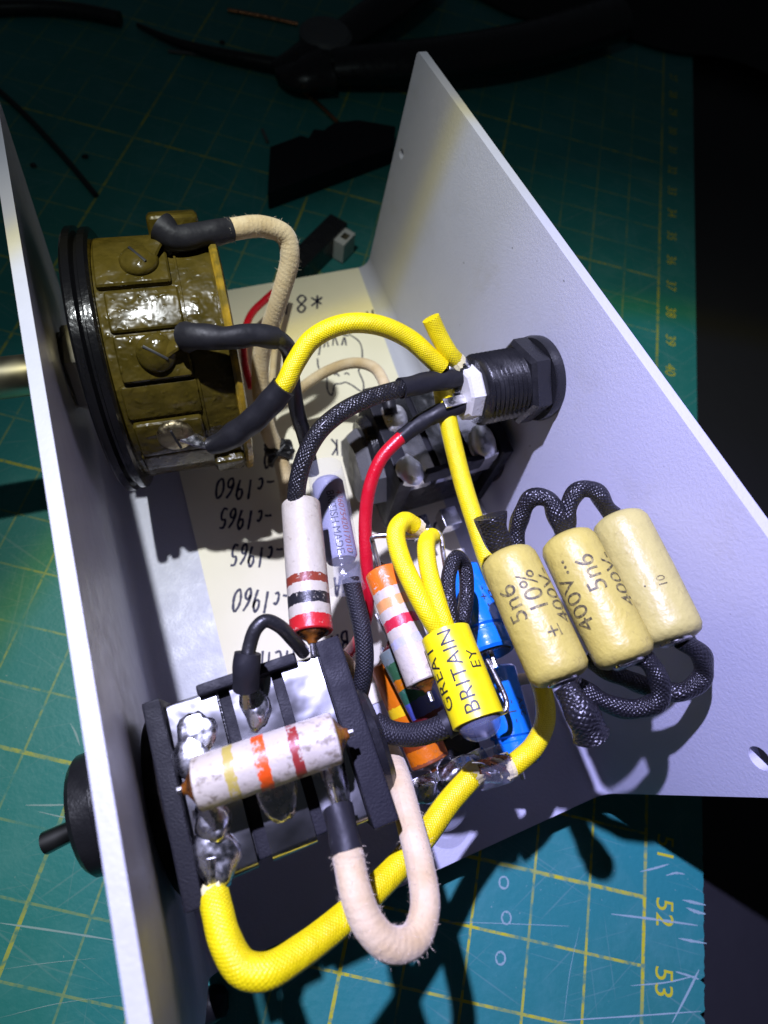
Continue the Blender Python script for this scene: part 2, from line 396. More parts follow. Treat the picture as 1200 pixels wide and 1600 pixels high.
MA = R(32.3)
mu = Vector((math.sin(MA), math.cos(MA), 0)); mv = Vector((math.cos(MA), -math.sin(MA), 0))
MO = at(1007, 1402, MZ)
def matp(X, Y, z=0.0): return MO + mv * X + mu * Y + Vector((0, 0, z))
def m_mat():
    a = M('green_vinyl', (0.01, 0.1, 0.1), 0.5)
    sp = a.node('ShaderNodeSeparateXYZ'); a.link(a.coord(), sp.inputs[0])
    x = a.math('MULTIPLY', sp.outputs[0], 1 / U); y = a.math('MULTIPLY', sp.outputs[1], 1 / U)
    def lines(c, period, half):
        q = a.math('DIVIDE', c, period); fr = a.math('ABSOLUTE', a.math('SUBTRACT', a.math('FRACT', a.math('ADD', q, 0.5)), 0.5))
        return a.math('LESS_THAN', fr, half / period)
    wear = a.ramp(a.noise(0.09, 5, 0.6), [(0.36, 0.15), (0.55, 1.0)])
    fine = a.ramp(a.noise(0.9, 3), [(0.35, 0.2), (0.5, 1.0)])
    thin = a.math('MAXIMUM', lines(x, 8.2, 0.16), lines(y, 8.2, 0.16))
    bold = a.math('MAXIMUM', lines(x, 41.0, 0.26), lines(y, 41.0, 0.26))
    near = a.math('MULTIPLY', a.math('GREATER_THAN', x, -45), a.math('LESS_THAN', y, 30))
    thin2 = a.math('MULTIPLY', near, a.math('MAXIMUM', lines(x, 8.2, 0.18), lines(y, 8.2, 0.18)))
    far = a.math('MULTIPLY', thin, 0.38)
    g = a.math('MAXIMUM', a.math('MAXIMUM', far, thin2), a.math('MULTIPLY', bold, 0.75))
    inside = a.math('LESS_THAN', x, 0.3)
    g = a.math('MULTIPLY', a.math('MULTIPLY', g, inside), a.math('MULTIPLY', wear, fine))
    base = a.mix(a.ramp(a.noise(0.02, 4), [(0.35, 0.0), (0.7, 1.0)]), (0.016, 0.205, 0.205), (0.026, 0.185, 0.155))
    # knife scratches: long thin cells at three headings
    for ang, sc, dn in ((0.35, 0.5, 0.64), (1.35, 0.7, 0.66), (2.3, 0.6, 0.65), (0.05, 0.9, 0.66), (2.75, 0.8, 0.66)):
        mr = a.node('ShaderNodeMapping'); mr.inputs['Rotation'].default_value = (0, 0, ang); a.link(a.coord(), mr.inputs[0])
        mp = a.node('ShaderNodeMapping'); mp.inputs['Scale'].default_value = (sc * 0.05 / U, sc * 3.0 / U, 1); a.link(mr.outputs[0], mp.inputs[0]); s = a.noise(1.0, 2, 0.5, mp.outputs[0])
        k = a.ramp(s, [(dn + 0.01, 0.0), (dn + 0.05, 0.28)])
        base = a.mix(k, base, (0.18, 0.30, 0.29)); pass
    base = a.mix(a.ramp(a.noise(0.10, 6, 0.7), [(0.48, 0.0), (0.72, 0.35)]), base, (0.10, 0.29, 0.28))
    base = a.mix(a.ramp(a.noise(1.8, 1), [(0.765, 0.0), (0.80, 0.5)]), base, (0.4, 0.45, 0.42))
    a.color(a.mix(g, base, (0.50, 0.47, 0.015))); a.bump(a.noise(1.4, 3), 0.08, 0.6); return a.m
edge = []
Y = -60.0
while Y < 260:
    near = -40 < Y < 8
    edge.append((8.9 + (random.uniform(-0.12, 0.08) - (0.6 if random.random() < 0.06 else 0) if near else 0), Y)); Y += random.uniform(0.3, 0.8) if near else 12
g = prism([(-330, 260), (-330, -60)] + edge, -2.6, 0)
mat_o = obj('cutting_mat', g, m_mat(), flat=True)
mat_o.matrix_world = Matrix.Translation(MO * U) @ Matrix((mv, mu, Vector((0, 0, 1)))).transposed().to_4x4()
tag(mat_o, 'scratched green cutting mat with yellow grid under the metal enclosure', 'cutting mat')
LINE = M('faded_yellow_print', (0.50, 0.47, 0.015), 0.6).m
def mat_child(name, g, mat):
    o = obj(name, g, mat, flat=True); o.parent = mat_o; return o
for k in [-1, 0, 1] + list(range(12, 26)):
    s = text_geo(str(52 - k), 3.7 if k < 2 else 3.2)
    mat_child('printed_number', s.map(lambda p: (2.9 + p.y, 8.2 * k - 1.3 - p.x, 0.04)), LINE)
scr = M('white_knife_scar', (0.24, 0.36, 0.36), 0.7).m
def scar(pts, wd):
    P = spline([Vector((a, b, 0)) for a, b in pts], 6); n = len(P); v = []; f = []
    for i, p in enumerate(P):
        t = (P[min(i + 1, n - 1)] - P[max(i - 1, 0)]).normalized(); q = Vector((-t.y, t.x, 0))
        k = 0.42 * wd * (0.15 + math.sin(math.pi * min(1, (i + 0.3) / n))) * random.uniform(0.6, 1.1)
        v += [p + q * k + Vector((0, 0, 0.03)), p - q * k + Vector((0, 0, 0.05))]
    for i in range(n - 1): f.append((2 * i, 2 * i + 1, 2 * i + 3, 2 * i + 2))
    return G().add(v, f)
def mloc(px, py):
    d = at(px, py, MZ) - MO; return (d.dot(mv), d.dot(mu))
for pts, wd in (([(955, 1428), (1020, 1436), (1090, 1446)], 0.42), ([(985, 1540), (1040, 1535), (1085, 1525)], 0.22), ([(1050, 1598), (1075, 1550), (1092, 1515)], 0.35),
                ([(1055, 1518), (1075, 1524), (1092, 1530)], 0.4), ([(1000, 1362), (1025, 1356), (1045, 1350)], 0.3), ([(1040, 1368), (1056, 1364), (1070, 1366)], 0.35),
                ([(690, 1440), (790, 1443), (890, 1447)], 0.10), ([(870, 1595), (980, 1588), (1095, 1580)], 0.22),
                ([(1060, 1466), (1080, 1470), (1104, 1474)], 0.4), ([(1066, 1406), (1084, 1410), (1102, 1414)], 0.5), ([(1072, 1418), (1086, 1424), (1102, 1428)], 0.5),
                ([(0, 1442), (90, 1455), (185, 1470)], 0.32), ([(40, 1258), (80, 1258), (115, 1257)], 0.3), ([(60, 1268), (90, 1275), (118, 1280)], 0.2),
                ([(110, 1130), (118, 1145), (125, 1165)], 0.3), ([(0, 1515), (70, 1505), (150, 1497)], 0.06), ([(0, 1590), (90, 1568), (190, 1555)], 0.06),
                ([(880, 1600), (890, 1520), (905, 1450)], 0.05)):
    mat_child('knife_scar', scar([mloc(*p) for p in pts], wd), scr)
for px, py in ((787, 1379), (791, 1434), (782, 1497)):
    x, y = mloc(px, py); g = G(); n = 28; v = []; f = []
    for i in range(n):
        a = 2 * math.pi * i / n; k = random.uniform(0.75, 1.0)
        for r in (0.62 * k, 0.76): v.append((x + r * math.cos(a), y + 1.1 * r * math.sin(a), 0.05))
    for i in range(n): j = (i + 1) % n; f.append((2 * i, 2 * i + 1, 2 * j + 1, 2 * j))
    mat_child('punch_mark', g.add(v, f), scr)

# ------------------------------------------------------------------ the folded metal enclosure
enc = thing('metal_enclosure', 'open folded grey painted metal enclosure with two sloping side walls', 'enclosure', (WID / 2, DEP / 2, MZ))
TH, T = 1.2, 2.4
def fillet(corner, a, b):
    out = []
    for i in range(9):
        t = i / 8; out.append(a * (1 - t) ** 2 + corner * 2 * t * (1 - t) + b * t * t)
    return out
ln = Vector((LL, 1)).normalized(); rn = Vector((RL, 1)).normalized()
prof = fillet(Vector((0, 0)), ln * T, Vector((T, 0))) + fillet(Vector((WID, 0)), Vector((WID - T, 0)), Vector((WID, 0)) + rn * T)
v = []; f = []; n = len(prof)
for yy in (0.0, DEP):
    for i, p in enumerate(prof):
        t = (prof[min(i + 1, n - 1)] - prof[max(i - 1, 0)]).normalized()
        if i == 0: t = -ln
        if i == n - 1: t = rn
        q = Vector((t.y, -t.x))
        v += [(p.x, yy, p.y), (p.x + q.x * TH, yy, p.y + q.y * TH)]
for i in range(n - 1):
    a, b = 2 * i, 2 * i + 2; N = 2 * n
    f += [(a, b, b + N, a + N), (a + 1, a + 1 + N, b + 1 + N, b + 1), (a, a + 1, b + 1, b), (a + N, b + N, b + 1 + N, a + 1 + N)]
bm = to_bm(G().add(v, f)); bmesh.ops.recalc_face_normals(bm, faces=bm.faces[:])
obj('base_panel', from_bm(bm), PAINT, enc, sharp=50)
HB, HF = 38.1, 46.1
def corner_round(poly, idx, r):
    out = []
    for i, p in enumerate(poly):
        if i not in idx: out.append(p); continue
        P = Vector(p); A = (Vector(poly[i - 1]) - P).normalized() * r; B = (Vector(poly[(i + 1) % len(poly)]) - P).normalized() * r
        for k in range(6):
            t = k / 5; q = (P + A) * (1 - t) ** 2 + P * 2 * t * (1 - t) + (P + B) * t * t; out.append((q.x, q.y))
    return out
def bevel_edges(g, off):
    bm = to_bm(g); bmesh.ops.remove_doubles(bm, verts=bm.verts[:], dist=1e-5)
    ed = [e for e in bm.edges if len(e.link_faces) == 2 and e.calc_face_angle(0) > 1.0]
    bmesh.ops.bevel(bm, geom=ed, offset=off, segments=2, affect='EDGES', profile=0.5, clamp_overlap=True); return from_bm(bm)
zb = T * ln.y; zr = T * rn.y
gl = prism(corner_round([(0, zb), (DEP, zb), (DEP, HB), (0, HF)], (2, 3), 0.8), 0, TH)
obj('side_panel', bevel_edges(gl, 0.16).map(lambda p: (LL * p.y - p.z, p.x, p.y)), PAINT, enc)
h1 = on_right(627, 240); h2 = on_right(1187, 1185); h3 = on_right(770, 481)
gr = prism(corner_round([(0, zr), (DEP, zr), (DEP, HB), (0, HF)], (2, 3), 0.8), 0, TH, [disc_pts((h1.y, h1.z), 0.75), disc_pts((h2.y, h2.z), 1.15)])
obj('side_panel', bevel_edges(gr, 0.16).map(lambda p: (WID + RL * p.y + p.z, p.x, p.y)), PAINT, enc)
for x, y in ((8, 10), (WID - 8, 10), (8, 90), (WID - 8, 90)):
    obj('rubber_foot', lathe((x, y, MZ), (0, 0, 1), [(0, 0), (0, 3.2), (0.6, 3.5), (5.3, 3.1), (5.75, 2.9), (5.75, 0)], 20), RUBBER, enc)

# ------------------------------------------------------------------ handwritten paper on the floor of the enclosure
pc = [at(560, 419, 0.15), at(722, 862, 0.15), at(790, 1010, 0.15), at(560, 1110, 0.15), at(362, 1080, 0.15), at(282, 745, 0.15), at(222, 478, 0.15)]
pc[1].x = min(pc[1].x, 52.5); pc[2].x = min(pc[2].x, 52.5)
pg = prism([(p.x, p.y) for p in pc], 0.12, 0.30)
note = obj('paper_note', pg, PAPER, origin=at(400, 800, 0), flat=True)
tag(note, 'cream paper note with upside-down handwriting lying on enclosure floor', 'note')
DIG = {'0': [[(.5, 1), (.15, .75), (.1, .35), (.4, 0), (.8, .15), (.88, .6), (.65, .95), (.5, 1)]], '1': [[(.5, 1), (.48, .5), (.5, 0)]],
       '9': [[(.8, .75), (.5, 1), (.18, .8), (.3, .5), (.65, .5), (.82, .8), (.75, .4), (.6, 0)]], '6': [[(.75, 1), (.35, .7), (.15, .3), (.4, 0), (.75, .12), (.7, .42), (.4, .48), (.2, .3)]],
       '5': [[(.8, 1), (.3, 1), (.25, .6), (.6, .6), (.82, .3), (.55, 0), (.15, .08)]], '8': [[(.5, .52), (.2, .75), (.5, 1), (.78, .78), (.5, .52), (.18, .22), (.5, 0), (.82, .22), (.5, .52)]],
       'c': [[(.75, .5), (.5, .6), (.25, .35), (.4, .05), (.75, .12)]], '-': [[(.0, .35), (.5, .37), (.9, .33)]], '*': [[(.5, 1), (.5, .2)], [(.1, .8), (.9, .35)], [(.9, .85), (.1, .4)]],
       'S': [[(.8, .9), (.4, 1), (.2, .75), (.7, .4), (.6, .05), (.15, .1)]], 'T': [[(.05, 1), (.95, .97)], [(.5, 1), (.48, 0)]], 'E': [[(.8, 1), (.25, .98), (.22, 0), (.85, .02)], [(.22, .5), (.7, .52)]],
       'I': [[(.5, 1), (.5, 0)]], 'N': [[(.15, 0), (.18, 1), (.75, .05), (.8, 1)]], 'R': [[(.2, 0), (.2, 1), (.7, .9), (.6, .55), (.2, .5), (.8, 0)]], 'A': [[(.1, 0), (.5, 1), (.85, 0)], [(.25, .4), (.72, .42)]],
       'B': [[(.2, 0), (.2, 1), (.7, .9), (.6, .55), (.2, .52), (.75, .4), (.7, .05), (.2, 0)]], 'K': [[(.2, 0), (.2, 1)], [(.8, 1), (.25, .5), (.85, 0)]], '_': [[(0, -.2), (.5, -.18), (1, -.22)]], ' ': []}
def ribbon(pts, wd, z):
    P = spline([Vector((p[0], p[1], 0)) for p in pts], 5); n = len(P); v = []; f = []
    for i, p in enumerate(P):
        t = (P[min(i + 1, n - 1)] - P[max(i - 1, 0)])
        t = t.normalized() if t.length > 1e-6 else Vector((1, 0, 0)); q = Vector((-t.y, t.x, 0)); k = wd * random.uniform(0.8, 1.15)
        v += [(p.x + q.x * k, p.y + q.y * k, z), (p.x - q.x * k, p.y - q.y * k, z)]
    for i in range(n - 1): f.append((2 * i, 2 * i + 1, 2 * i + 3, 2 * i + 2))
    return G().add(v, f)
def write(s, a, b, h, wd=0.19, adv=0.8):
    A = at(*a, 0.3); B = at(*b, 0.3); dx = (B - A); L = dx.length; dx.normalize(); up = Vector((-dx.y, dx.x, 0)) + dx * 0.22; cw = L / len(s); g = G()
    for i, ch in enumerate(s):
        for st in DIG[ch]:
            jx = random.uniform(-.05, .05); jy = random.uniform(-.06, .06)
            g.join(ribbon([A + dx * (cw * (i + 0.1 + 0.85 * p[0] + jx)) + up * (h * (p[1] + jy + 0.12 * math.sin(i))) for p in st], wd, 0.335))
    return obj('handwriting', g, INKB, note, flat=True)
write('-c1960', (432, 742), (338, 752), 3.4); write('-c1965', (428, 793), (345, 800), 3.2); write('-c1965', (444, 848), (362, 857), 3.2)
write('-c1960', (457, 918), (366, 926), 3.3); write('STEIN', (470, 1008), (400, 1022), 3.6, 0.17); write('*81', (508, 455), (436, 462), 4.0, 0.2)
write('ERANK', (590, 676), (515, 690), 3.0, 0.16); write('-c1960', (470, 700), (412, 712), 2.6); write('AT', (585, 484), (556, 492), 3.0)
write('5A', (692, 815), (655, 822), 3.0); write('KA', (548, 895), (520, 900), 3.0); write('BA', (545, 985), (515, 992), 3.0)
g = G()
for st in ([(498, 555), (505, 530), (525, 522), (545, 525)], [(545, 522), (562, 535), (566, 560), (560, 580)], [(560, 580), (568, 600), (566, 612), (550, 602), (540, 597)], [(540, 597), (530, 600), (524, 600), (518, 618), (512, 610), (511, 590)],
           [(511, 590), (498, 575), (496, 560)], [(506, 543), (510, 530), (513, 542)], [(520, 540), (522, 525), (528, 540)], [(534, 540), (538, 527), (541, 540)], [(538, 585), (542, 583), (546, 586)], [(522, 586), (526, 584), (530, 588)]):
    g.join(ribbon([at(x, y, 0.3) for x, y in st], 0.14, 0.335))
obj('animal_doodle', g, INKB, note, flat=True)

# ------------------------------------------------------------------ olive potentiometer on the left wall
PO = Vector((7.3, 70.8, 21.8)); PD = Vector((0.996, -0.08, -0.03)).normalized()
P1 = (Vector((0, 1, 0)) - PD * PD.y).normalized(); P2 = PD.cross(P1)
def potp(t, th, r): a = R(th); return PO + PD * t + (P1 * math.sin(a) + P2 * math.cos(a)) * r
pot = thing('potentiometer', 'large round olive lacquered potentiometer bolted to the left wall', 'potentiometer', PO)
lat = lambda prof, seg=64: lathe(PO, PD, prof, seg)
obj('flange', lat([(-0.6, 0), (-0.6, 15.6), (-0.3, 16.0), (0.45, 16.0), (0.6, 15.7), (0.75, 15.2), (1.0, 15.2), (1.2, 15.8), (1.9, 15.8), (2.2, 15.4), (2.2, 0)]), FLANGE, pot)
bodyg = lat([(2.0, 0), (2.0, 14.2), (2.5, 14.5), (10.5, 14.5), (10.9, 14.75), (14.2, 14.75), (14.6, 14.6), (14.6, 0)], 96)
obj('body', bodyg, OLIVE, pot)
RIMM = M('orange_edge_lacquer', (0.30, 0.20, 0.02), 0.25); RIMM.bump(RIMM.noise(1.0, 3), 0.2, 0.7)
RIMM.color(RIMM.mix(RIMM.ramp(RIMM.noise(0.4, 4), [(0.4, 0.0), (0.65, 1.0)]), (0.14, 0.10, 0.015), (0.40, 0.24, 0.015)))
obj('end_rim', lat([(14.5, 14.5), (14.6, 15.3), (14.9, 15.6), (15.4, 15.5), (15.6, 15.1), (15.6, 0)]), RIMM.m, pot)
def pad(t0, t1, a0, a1, r0, r1, bev=0.5):
    g = slice_along(box(t0, t1, a0, a1, r0, r1, 0), 1, 4.0)
    rm = (r0 + r1) / 2
    gg = box(t0, t1, R(a0) * rm, R(a1) * rm, r0, r1, bev, 3); gg = slice_along(gg, 1, 1.0)
    return gg.map(lambda p: potp(p.x, math.degrees(p.y / rm), p.z))
for a0, a1, t0, t1, r1 in ((-7.5, 24, 2.5, 10.1, 15.3), (-26.5, -8.5, 3.1, 10.6, 15.0), (-46.5, -28, 3.2, 10.5, 15.35), (-63, -47.5, 2.7, 10.8, 14.85), (-82.5, -64, 3.0, 10.4, 15.35), (-97, -83.5, 2.8, 12.5, 15.0)):
    obj('terminal_pad', pad(t0, t1, a0, a1, 14.0, r1), OLIVE, pot)
obj('vent_seam', pad(10.7, 10.95, -95, 60, 14.2, 14.95, 0.05), OLIVE, pot)
for a0, a1 in ((26, 44),): obj('locating_boss', pad(8.5, 14.2, a0, a1, 14.0, 16.9, 0.7), OLIVE, pot)
obj('locating_boss', pad(10.8, 14.4, -103, -92, 14.0, 16.0, 0.6), OLIVE, pot)
for k, (th, lug_t, lug_th) in enumerate(((3, 9.8, 14), (-36, 10.4, -32), (-71, 10.5, -76))):
    c = potp(7.2, th, 15.3); nrm = (potp(7.2, th, 16.3) - c)
    sc = obj('screw', lathe(c, nrm, [(0, 2.0), (0.3, 2.0), (0.6, 1.8), (0.95, 1.15), (1.05, 0)], 28), BRASSY if k == 2 else OLIVE, pot)
    x, y, dd = frame(nrm); sl = box(-0.14, 0.14, -1.35, 1.35, 0.6, 1.06, 0.05)
    rot_a = (0.5, 0.9, 0.2)[k]
    obj('slot', sl.map(lambda p: c + (x * math.cos(rot_a) + y * math.sin(rot_a)) * p.x + (y * math.cos(rot_a) - x * math.sin(rot_a)) * p.y + dd * p.z), INK, sc)
    l0 = potp(8.0, th, 15.6); l1 = potp(lug_t + 0.3, lug_th, 16.4)
    obj('solder_lug', tube([l0, l0.lerp(l1, 0.5) + nrm * 0.2, l1], lambda s: 0.9 - 0.25 * s, 10, 6, flat=0.45), SOLDER if k == 2 else OLIVE, pot)
obj('bushing', lat([(-5.2, 0), (-5.2, 4.6), (-4.2, 4.6), (-4.2, 3.9), (-2.2, 3.9), (-2.2, 6.4), (-0.7, 6.6), (-0.7, 0)], 32), BRASSY, pot)
obj('locking_nut', lathe(PO + PD * -3.9, PD, [(0, 0), (0, 5.3), (0.3, 5.6), (1.5, 5.6), (1.8, 5.3), (1.8, 0)], 6), STEEL, pot, sharp=20)
obj('shaft', lat([(-5.0, 2.5), (-38, 2.5), (-38.6, 2.2), (-38.6, 0)][::-1], 28), STEEL, pot)

# ------------------------------------------------------------------ jack sockets
def jack(name, label, fr, seed, group=None, nut=True):
    """built along local x from the wall: x 0..17, y -7.5..7.5, z 0 at its middle, contacts on top"""
    rnd = random.Random(seed)
    root = thing(name, label, 'socket', fr @ Vector((0, 0, 0)))
    tr = lambda g: g.map(lambda p: fr @ p)
    obj('washer', tr(lathe((-1.7, 0, 0), (1, 0, 0), [(0, 0), (0, 8.0), (0.2, 8.3), (1.35, 8.3), (1.6, 8.0), (1.6, 0)], 48)), RUBBER, root)
    obj('front_plate', tr(box(0, 1.55, -8.2, 8.2, -9.5, 10.6, 0.25)), BLKG, root)
    obj('housing', tr(box(1.5, 15.6, -6.6, 6.6, -9.2, 8.6, 0.4)), BLK, root)
    obj('rear_plate', tr(box(15.6, 17.9, -8.0, 8.4, -9.3, 10.8, 0.3)), BLKG, root)
    obj('rear_boss', tr(lathe((17.8, -1.5, 3.0), (1, 0, 0), [(0, 0), (0, 5.4), (1.1, 5.2), (1.6, 4.6), (1.6, 0)], 36)), BLK, root)
    for x0, x1 in ((6.1, 7.3), (10.9, 12.1)):
        obj('divider', tr(box(x0, x1, -6.9, 7.6, 6, 8.9, 0.2)), BLKG, root)
        obj('clip', tr(box(x0 - 1.5, x1 + 1.5, 7.2, 8.2, 7.0, 10.6, 0.25)), BLKG, root)
    for x0, x1 in ((1.75, 6.0), (7.2, 11.0), (12.0, 15.5)):
        prof = [(7.6, 4.0), (7.6, 6.5), (7.58, 9.0), (7.4, 9.45), (7.0, 9.6), (4.0, 9.62), (1.0, 9.55), (-2.0, 9.58), (-5.0, 9.6), (-6.7, 9.58), (-7.15, 9.4), (-7.32, 9.0), (-7.35, 6.5), (-7.35, 3.5)]
        P = [Vector((0, a, b)) for a, b in prof]; vv = []; ff = []
        for p in P:
            for x in (x0, x1):
                dz = rnd.uniform(-0.05, 0.05)
                vv += [(x, p.y, p.z + dz)]
        nP = len(P)
        for i in range(nP - 1): ff.append((2 * i, 2 * i + 1, 2 * i + 3, 2 * i + 2))
        bm = to_bm(G().add(vv, ff)); bmesh.ops.recalc_face_normals(bm, faces=bm.faces[:])
        r = bmesh.ops.solidify(bm, geom=bm.faces[:], thickness=0.32)
        obj('contact_strip', tr(from_bm(bm)), TIN, root, sharp=50)
    return root
jf = Matrix.Translation(Vector((5.3, 19.2, 21.0)))
j1 = jack('jack_socket', 'black jack socket with tinned contacts carrying a resistor on the left wall', jf, 3)
obj('hex_nut', lathe((0.9, 20.8, 21.3), (-1, 0, 0.0), [(0, 0), (0, 5.8), (0.3, 6.1), (2.2, 6.1), (2.4, 5.6), (4.0, 5.5), (4.5, 5.0), (4.5, 0)], 28), BLK, j1, sharp=25)
obj('lever', tube([Vector((-2, 20.2, 20.9)), Vector((-5, 20.0, 20.6)), Vector((-7.6, 19.8, 20.2))], lambda s: 0.85 + 0.2 * s, 16, 5), DCHROME, j1)
obj('solder_blob', blob((8.4, 14.0, 30.6), (1.7, 2.4, 1.0), 3, 0.3, 1.2, 2), SOLDER, j1, smooth_all=True)
obj('solder_blob', blob((8.6, 16.5, 30.9), (1.4, 1.8, 1.1), 3, 0.35, 1.3, 5), SOLDER, j1, smooth_all=True)
obj('solder_blob', blob((14.3, 24.0, 30.7), (1.2, 2.0, 0.7), 3, 0.3, 1.4, 6), SOLDER, j1, smooth_all=True)
obj('solder_blob', blob((19.2, 16.2, 30.7), (1.2, 2.6, 1.0), 3, 0.35, 1.3, 8), SOLDER, j1, smooth_all=True)
obj('solder_blob', blob((8.2, 21.8, 30.6), (1.6, 2.0, 0.45), 3, 0.3, 1.4, 9), SOLDER, j1, smooth_all=True)
for k, (x, y, sx, sy) in enumerate(((9.0, 23.6, 1.5, 1.8), (14.2, 17.0, 1.5, 2.6))):
    obj('solder_pool', blob((x, y, 30.62), (sx * 1.15, sy, 0.26), 3, 0.22, 2.2, 60 + k), SOLDER, j1, smooth_all=True)
# second socket: turned to hang from the right wall
jf2 = Matrix.Translation(Vector((55.4, 53.5, 10.5))) @ Matrix.Rotation(math.pi, 4, 'Z') @ Matrix.Diagonal((0.95, 0.92, 0.80, 1))
j2 = jack('jack_socket', 'black jack socket under the power socket on the right wall', jf2, 4)
obj('end_cap', lathe((38.8, 53.5, 10), (-1, 0, 0), [(0, 0), (0, 6.2), (2.2, 6.0), (3.6, 5.0), (3.6, 0)], 8), GREYP, j2, sharp=20)
for k, (px, py, zz) in enumerate(((615, 655, 19), (640, 735, 19), (755, 690, 19))):
    obj('solder_blob', blob(at(px, py, zz - 0.3), (1.8, 2.6, 1.2), 3, 0.3, 1.1, 11 + k), SOLDERM, j2, smooth_all=True)
for px in (640, 690, 735):
    p = at(px, 775, 8); obj('contact_tail', box(p.x - 1.3, p.x + 1.3, 41.6, 44.5, 5, 8.2, 0.15), TIN, j2)

# ------------------------------------------------------------------ power socket on the right wall
DCY, DCZ = 50.6, 28.6
DCX = WID + RL * DCZ
ax = Vector((-1, 0, RL)).normalized()
dco = Vector((DCX, DCY, DCZ))
dc = thing('power_socket', 'black threaded power socket with hexagonal nut on the right wall', 'socket', dco)
obj('hex_nut', lathe(dco + ax * 1.4, ax, [(0, 0), (0, 5.0), (0.25, 5.2), (2.1, 5.2), (2.6, 4.7), (2.6, 0)], 6, 0.35), BLK, dc, sharp=20)
obj('flange', lathe(dco + ax * 0.05, ax, [(0, 0), (0, 5.2), (0.8, 5.3), (1.3, 5.1), (1.5, 0)], 48), BLK, dc)
th = [(2.5, 0), (2.5, 4.0)]
for i in range(9): th += [(3.9 + i * 0.62, 4.0), (4.2 + i * 0.62, 4.3)]
th += [(9.8, 3.9), (9.9, 0)]
obj('threaded_barrel', lathe(dco, ax, th, 40), BLK, dc, sharp=60)
obj('insulator', lathe(dco + ax * 9.6, ax, [(0, 0), (0, 3.3), (0.4, 3.5), (1.7, 3.3), (1.9, 2.9), (1.9, 0)], 8), WHITEP, dc, sharp=20)
dce = dco + ax * 11.5
for dy, dz in ((1.6, 0.8), (-1.2, 0.6), (-0.5, -1.8)):
    obj('terminal', box(dce.x - 2.6, dce.x + 0.2, dce.y + dy - 0.6, dce.y + dy + 0.6, dce.z + dz - 0.14, dce.z + dz + 0.14, 0.05), LEAD, dc)

# ------------------------------------------------------------------ components
def comp_axis(a, b): A = at(*a); B = at(*b); return A, (B - A).normalized(), (B - A).length
def wire_thing(name, label, pts, r, mat, cat='wire', per=8, **k):
    P = [p if isinstance(p, Vector) else at(*p) for p in pts]
    o = obj(name, tube(P, r, per=per, **k), mat, origin=P[0], smooth_all=False, sharp=60)
    return tag(o, label, cat)
def part_tube(name, parent, pts, r, mat, **k):
    P = [p if isinstance(p, Vector) else at(*p) for p in pts]
    return obj(name, tube(P, r, **k), mat, parent, sharp=60)
def fuzz(parent, pts, r, n, mat, ln=0.7, rad=0.010):
    P = spline([p if isinstance(p, Vector) else at(*p) for p in pts], 10); g = G()
    for _ in range(n):
        i = random.randrange(len(P) - 1); c = P[i].lerp(P[i + 1], random.random()); t = (P[i + 1] - P[i]).normalized()
        x, y, d = frame(t); a = random.uniform(0, 2 * math.pi); o = x * math.cos(a) + y * math.sin(a)
        s = c + o * r * 0.95; L = ln * random.uniform(0.25, 1.0) ** 1.5
        dv = (o * random.uniform(0.3, 1) + t * random.uniform(-1, 1) + o.cross(t) * random.uniform(-.8, .8)).normalized()
        e = s + dv * L; mid = s.lerp(e, 0.5) + Vector([random.uniform(-.12, .12) for _ in range(3)]) * L
        sd = dv.cross(Vector((0.3, 0.5, 0.8))).normalized() * rad; up = dv.cross(sd).normalized() * rad
        g.add([s + sd, s - sd * 0.5 + up, s - sd * 0.5 - up, mid + sd, mid - sd * 0.5 + up, mid - sd * 0.5 - up, e], [(0, 1, 4, 3), (1, 2, 5, 4), (2, 0, 3, 5), (3, 4, 6), (4, 5, 6), (5, 3, 6)])
    o = obj('fuzz', g, FUZZ, parent, flat=True); o['kind'] = 'stuff'; return o

def resistor(label, a, b, r, mat, group=None, ends=RESIN, leads=(1.5, 1.5), lead_r=0.28):
    A, d, L = comp_axis(a, b)
    t = thing('resistor', label, 'resistor', A)
    e = 0.16
    obj('body', lathe(A, d, [(0.0, 0), (0.0, r - e), (0.08, r - 0.05), (e, r), (L * 0.5, r * 1.01), (L - e, r), (L - 0.08, r - 0.05), (L, r - e), (L, 0)], 40), mat, t)
    for P, s in ((A, -1), (A + d * L, 1)):
        obj('resin_end', lathe(P + d * (-0.05 * s), d * s, [(0, 0), (0, r * 0.84), (0.2, r * 0.72), (0.45, r * 0.5), (0.75, r * 0.27), (1.05, r * 0.2), (1.1, 0)], 24), ends, t)
        ll = leads[0] if s < 0 else leads[1]
        if ll: obj('lead', tube([P + d * s * 0.9, P + d * s * (1 + ll)], lead_r, 8, 2), LEAD, t)
    return t, A, d, L

WH = (0.62, 0.58, 0.50)
# front resistor on the jack
A_, d_, L_ = comp_axis((306, 1226, 35.0), (526, 1152, 35.2))
resistor('dirty white resistor with orange and brown bands across the front jack contacts', (306, 1226, 35.0), (526, 1152, 35.2), 2.05,
         m_bands('front_resistor_paint', (0.54, 0.49, 0.40), L_, [(L_ * .22, L_ * .29, (0.45, 0.36, 0.08)), (L_ * .42, L_ * .51, (0.78, 0.09, 0.008)), (L_ * .67, L_ * .74, (0.28, 0.03, 0.025))], 0.6, 0.45, 0.52).m, leads=(0.4, 0.4))
a, b = (470, 788, 29.0), (487, 990, 30.5); _, _, L_ = comp_axis(a, b)
resistor('upright white resistor with brown, black and red bands beside the clear sleeve', a, b, 2.05,
         m_bands('tall_resistor_paint', (0.49, 0.45, 0.34), L_, [(L_ * .61, L_ * .675, (0.22, 0.035, 0.015)), (L_ * .745, L_ * .825, (0.012, 0.012, 0.014)), (L_ * .90, L_ * 1.2, (0.48, 0.012, 0.015))], 0.25).m, leads=(0.3, 1.2))
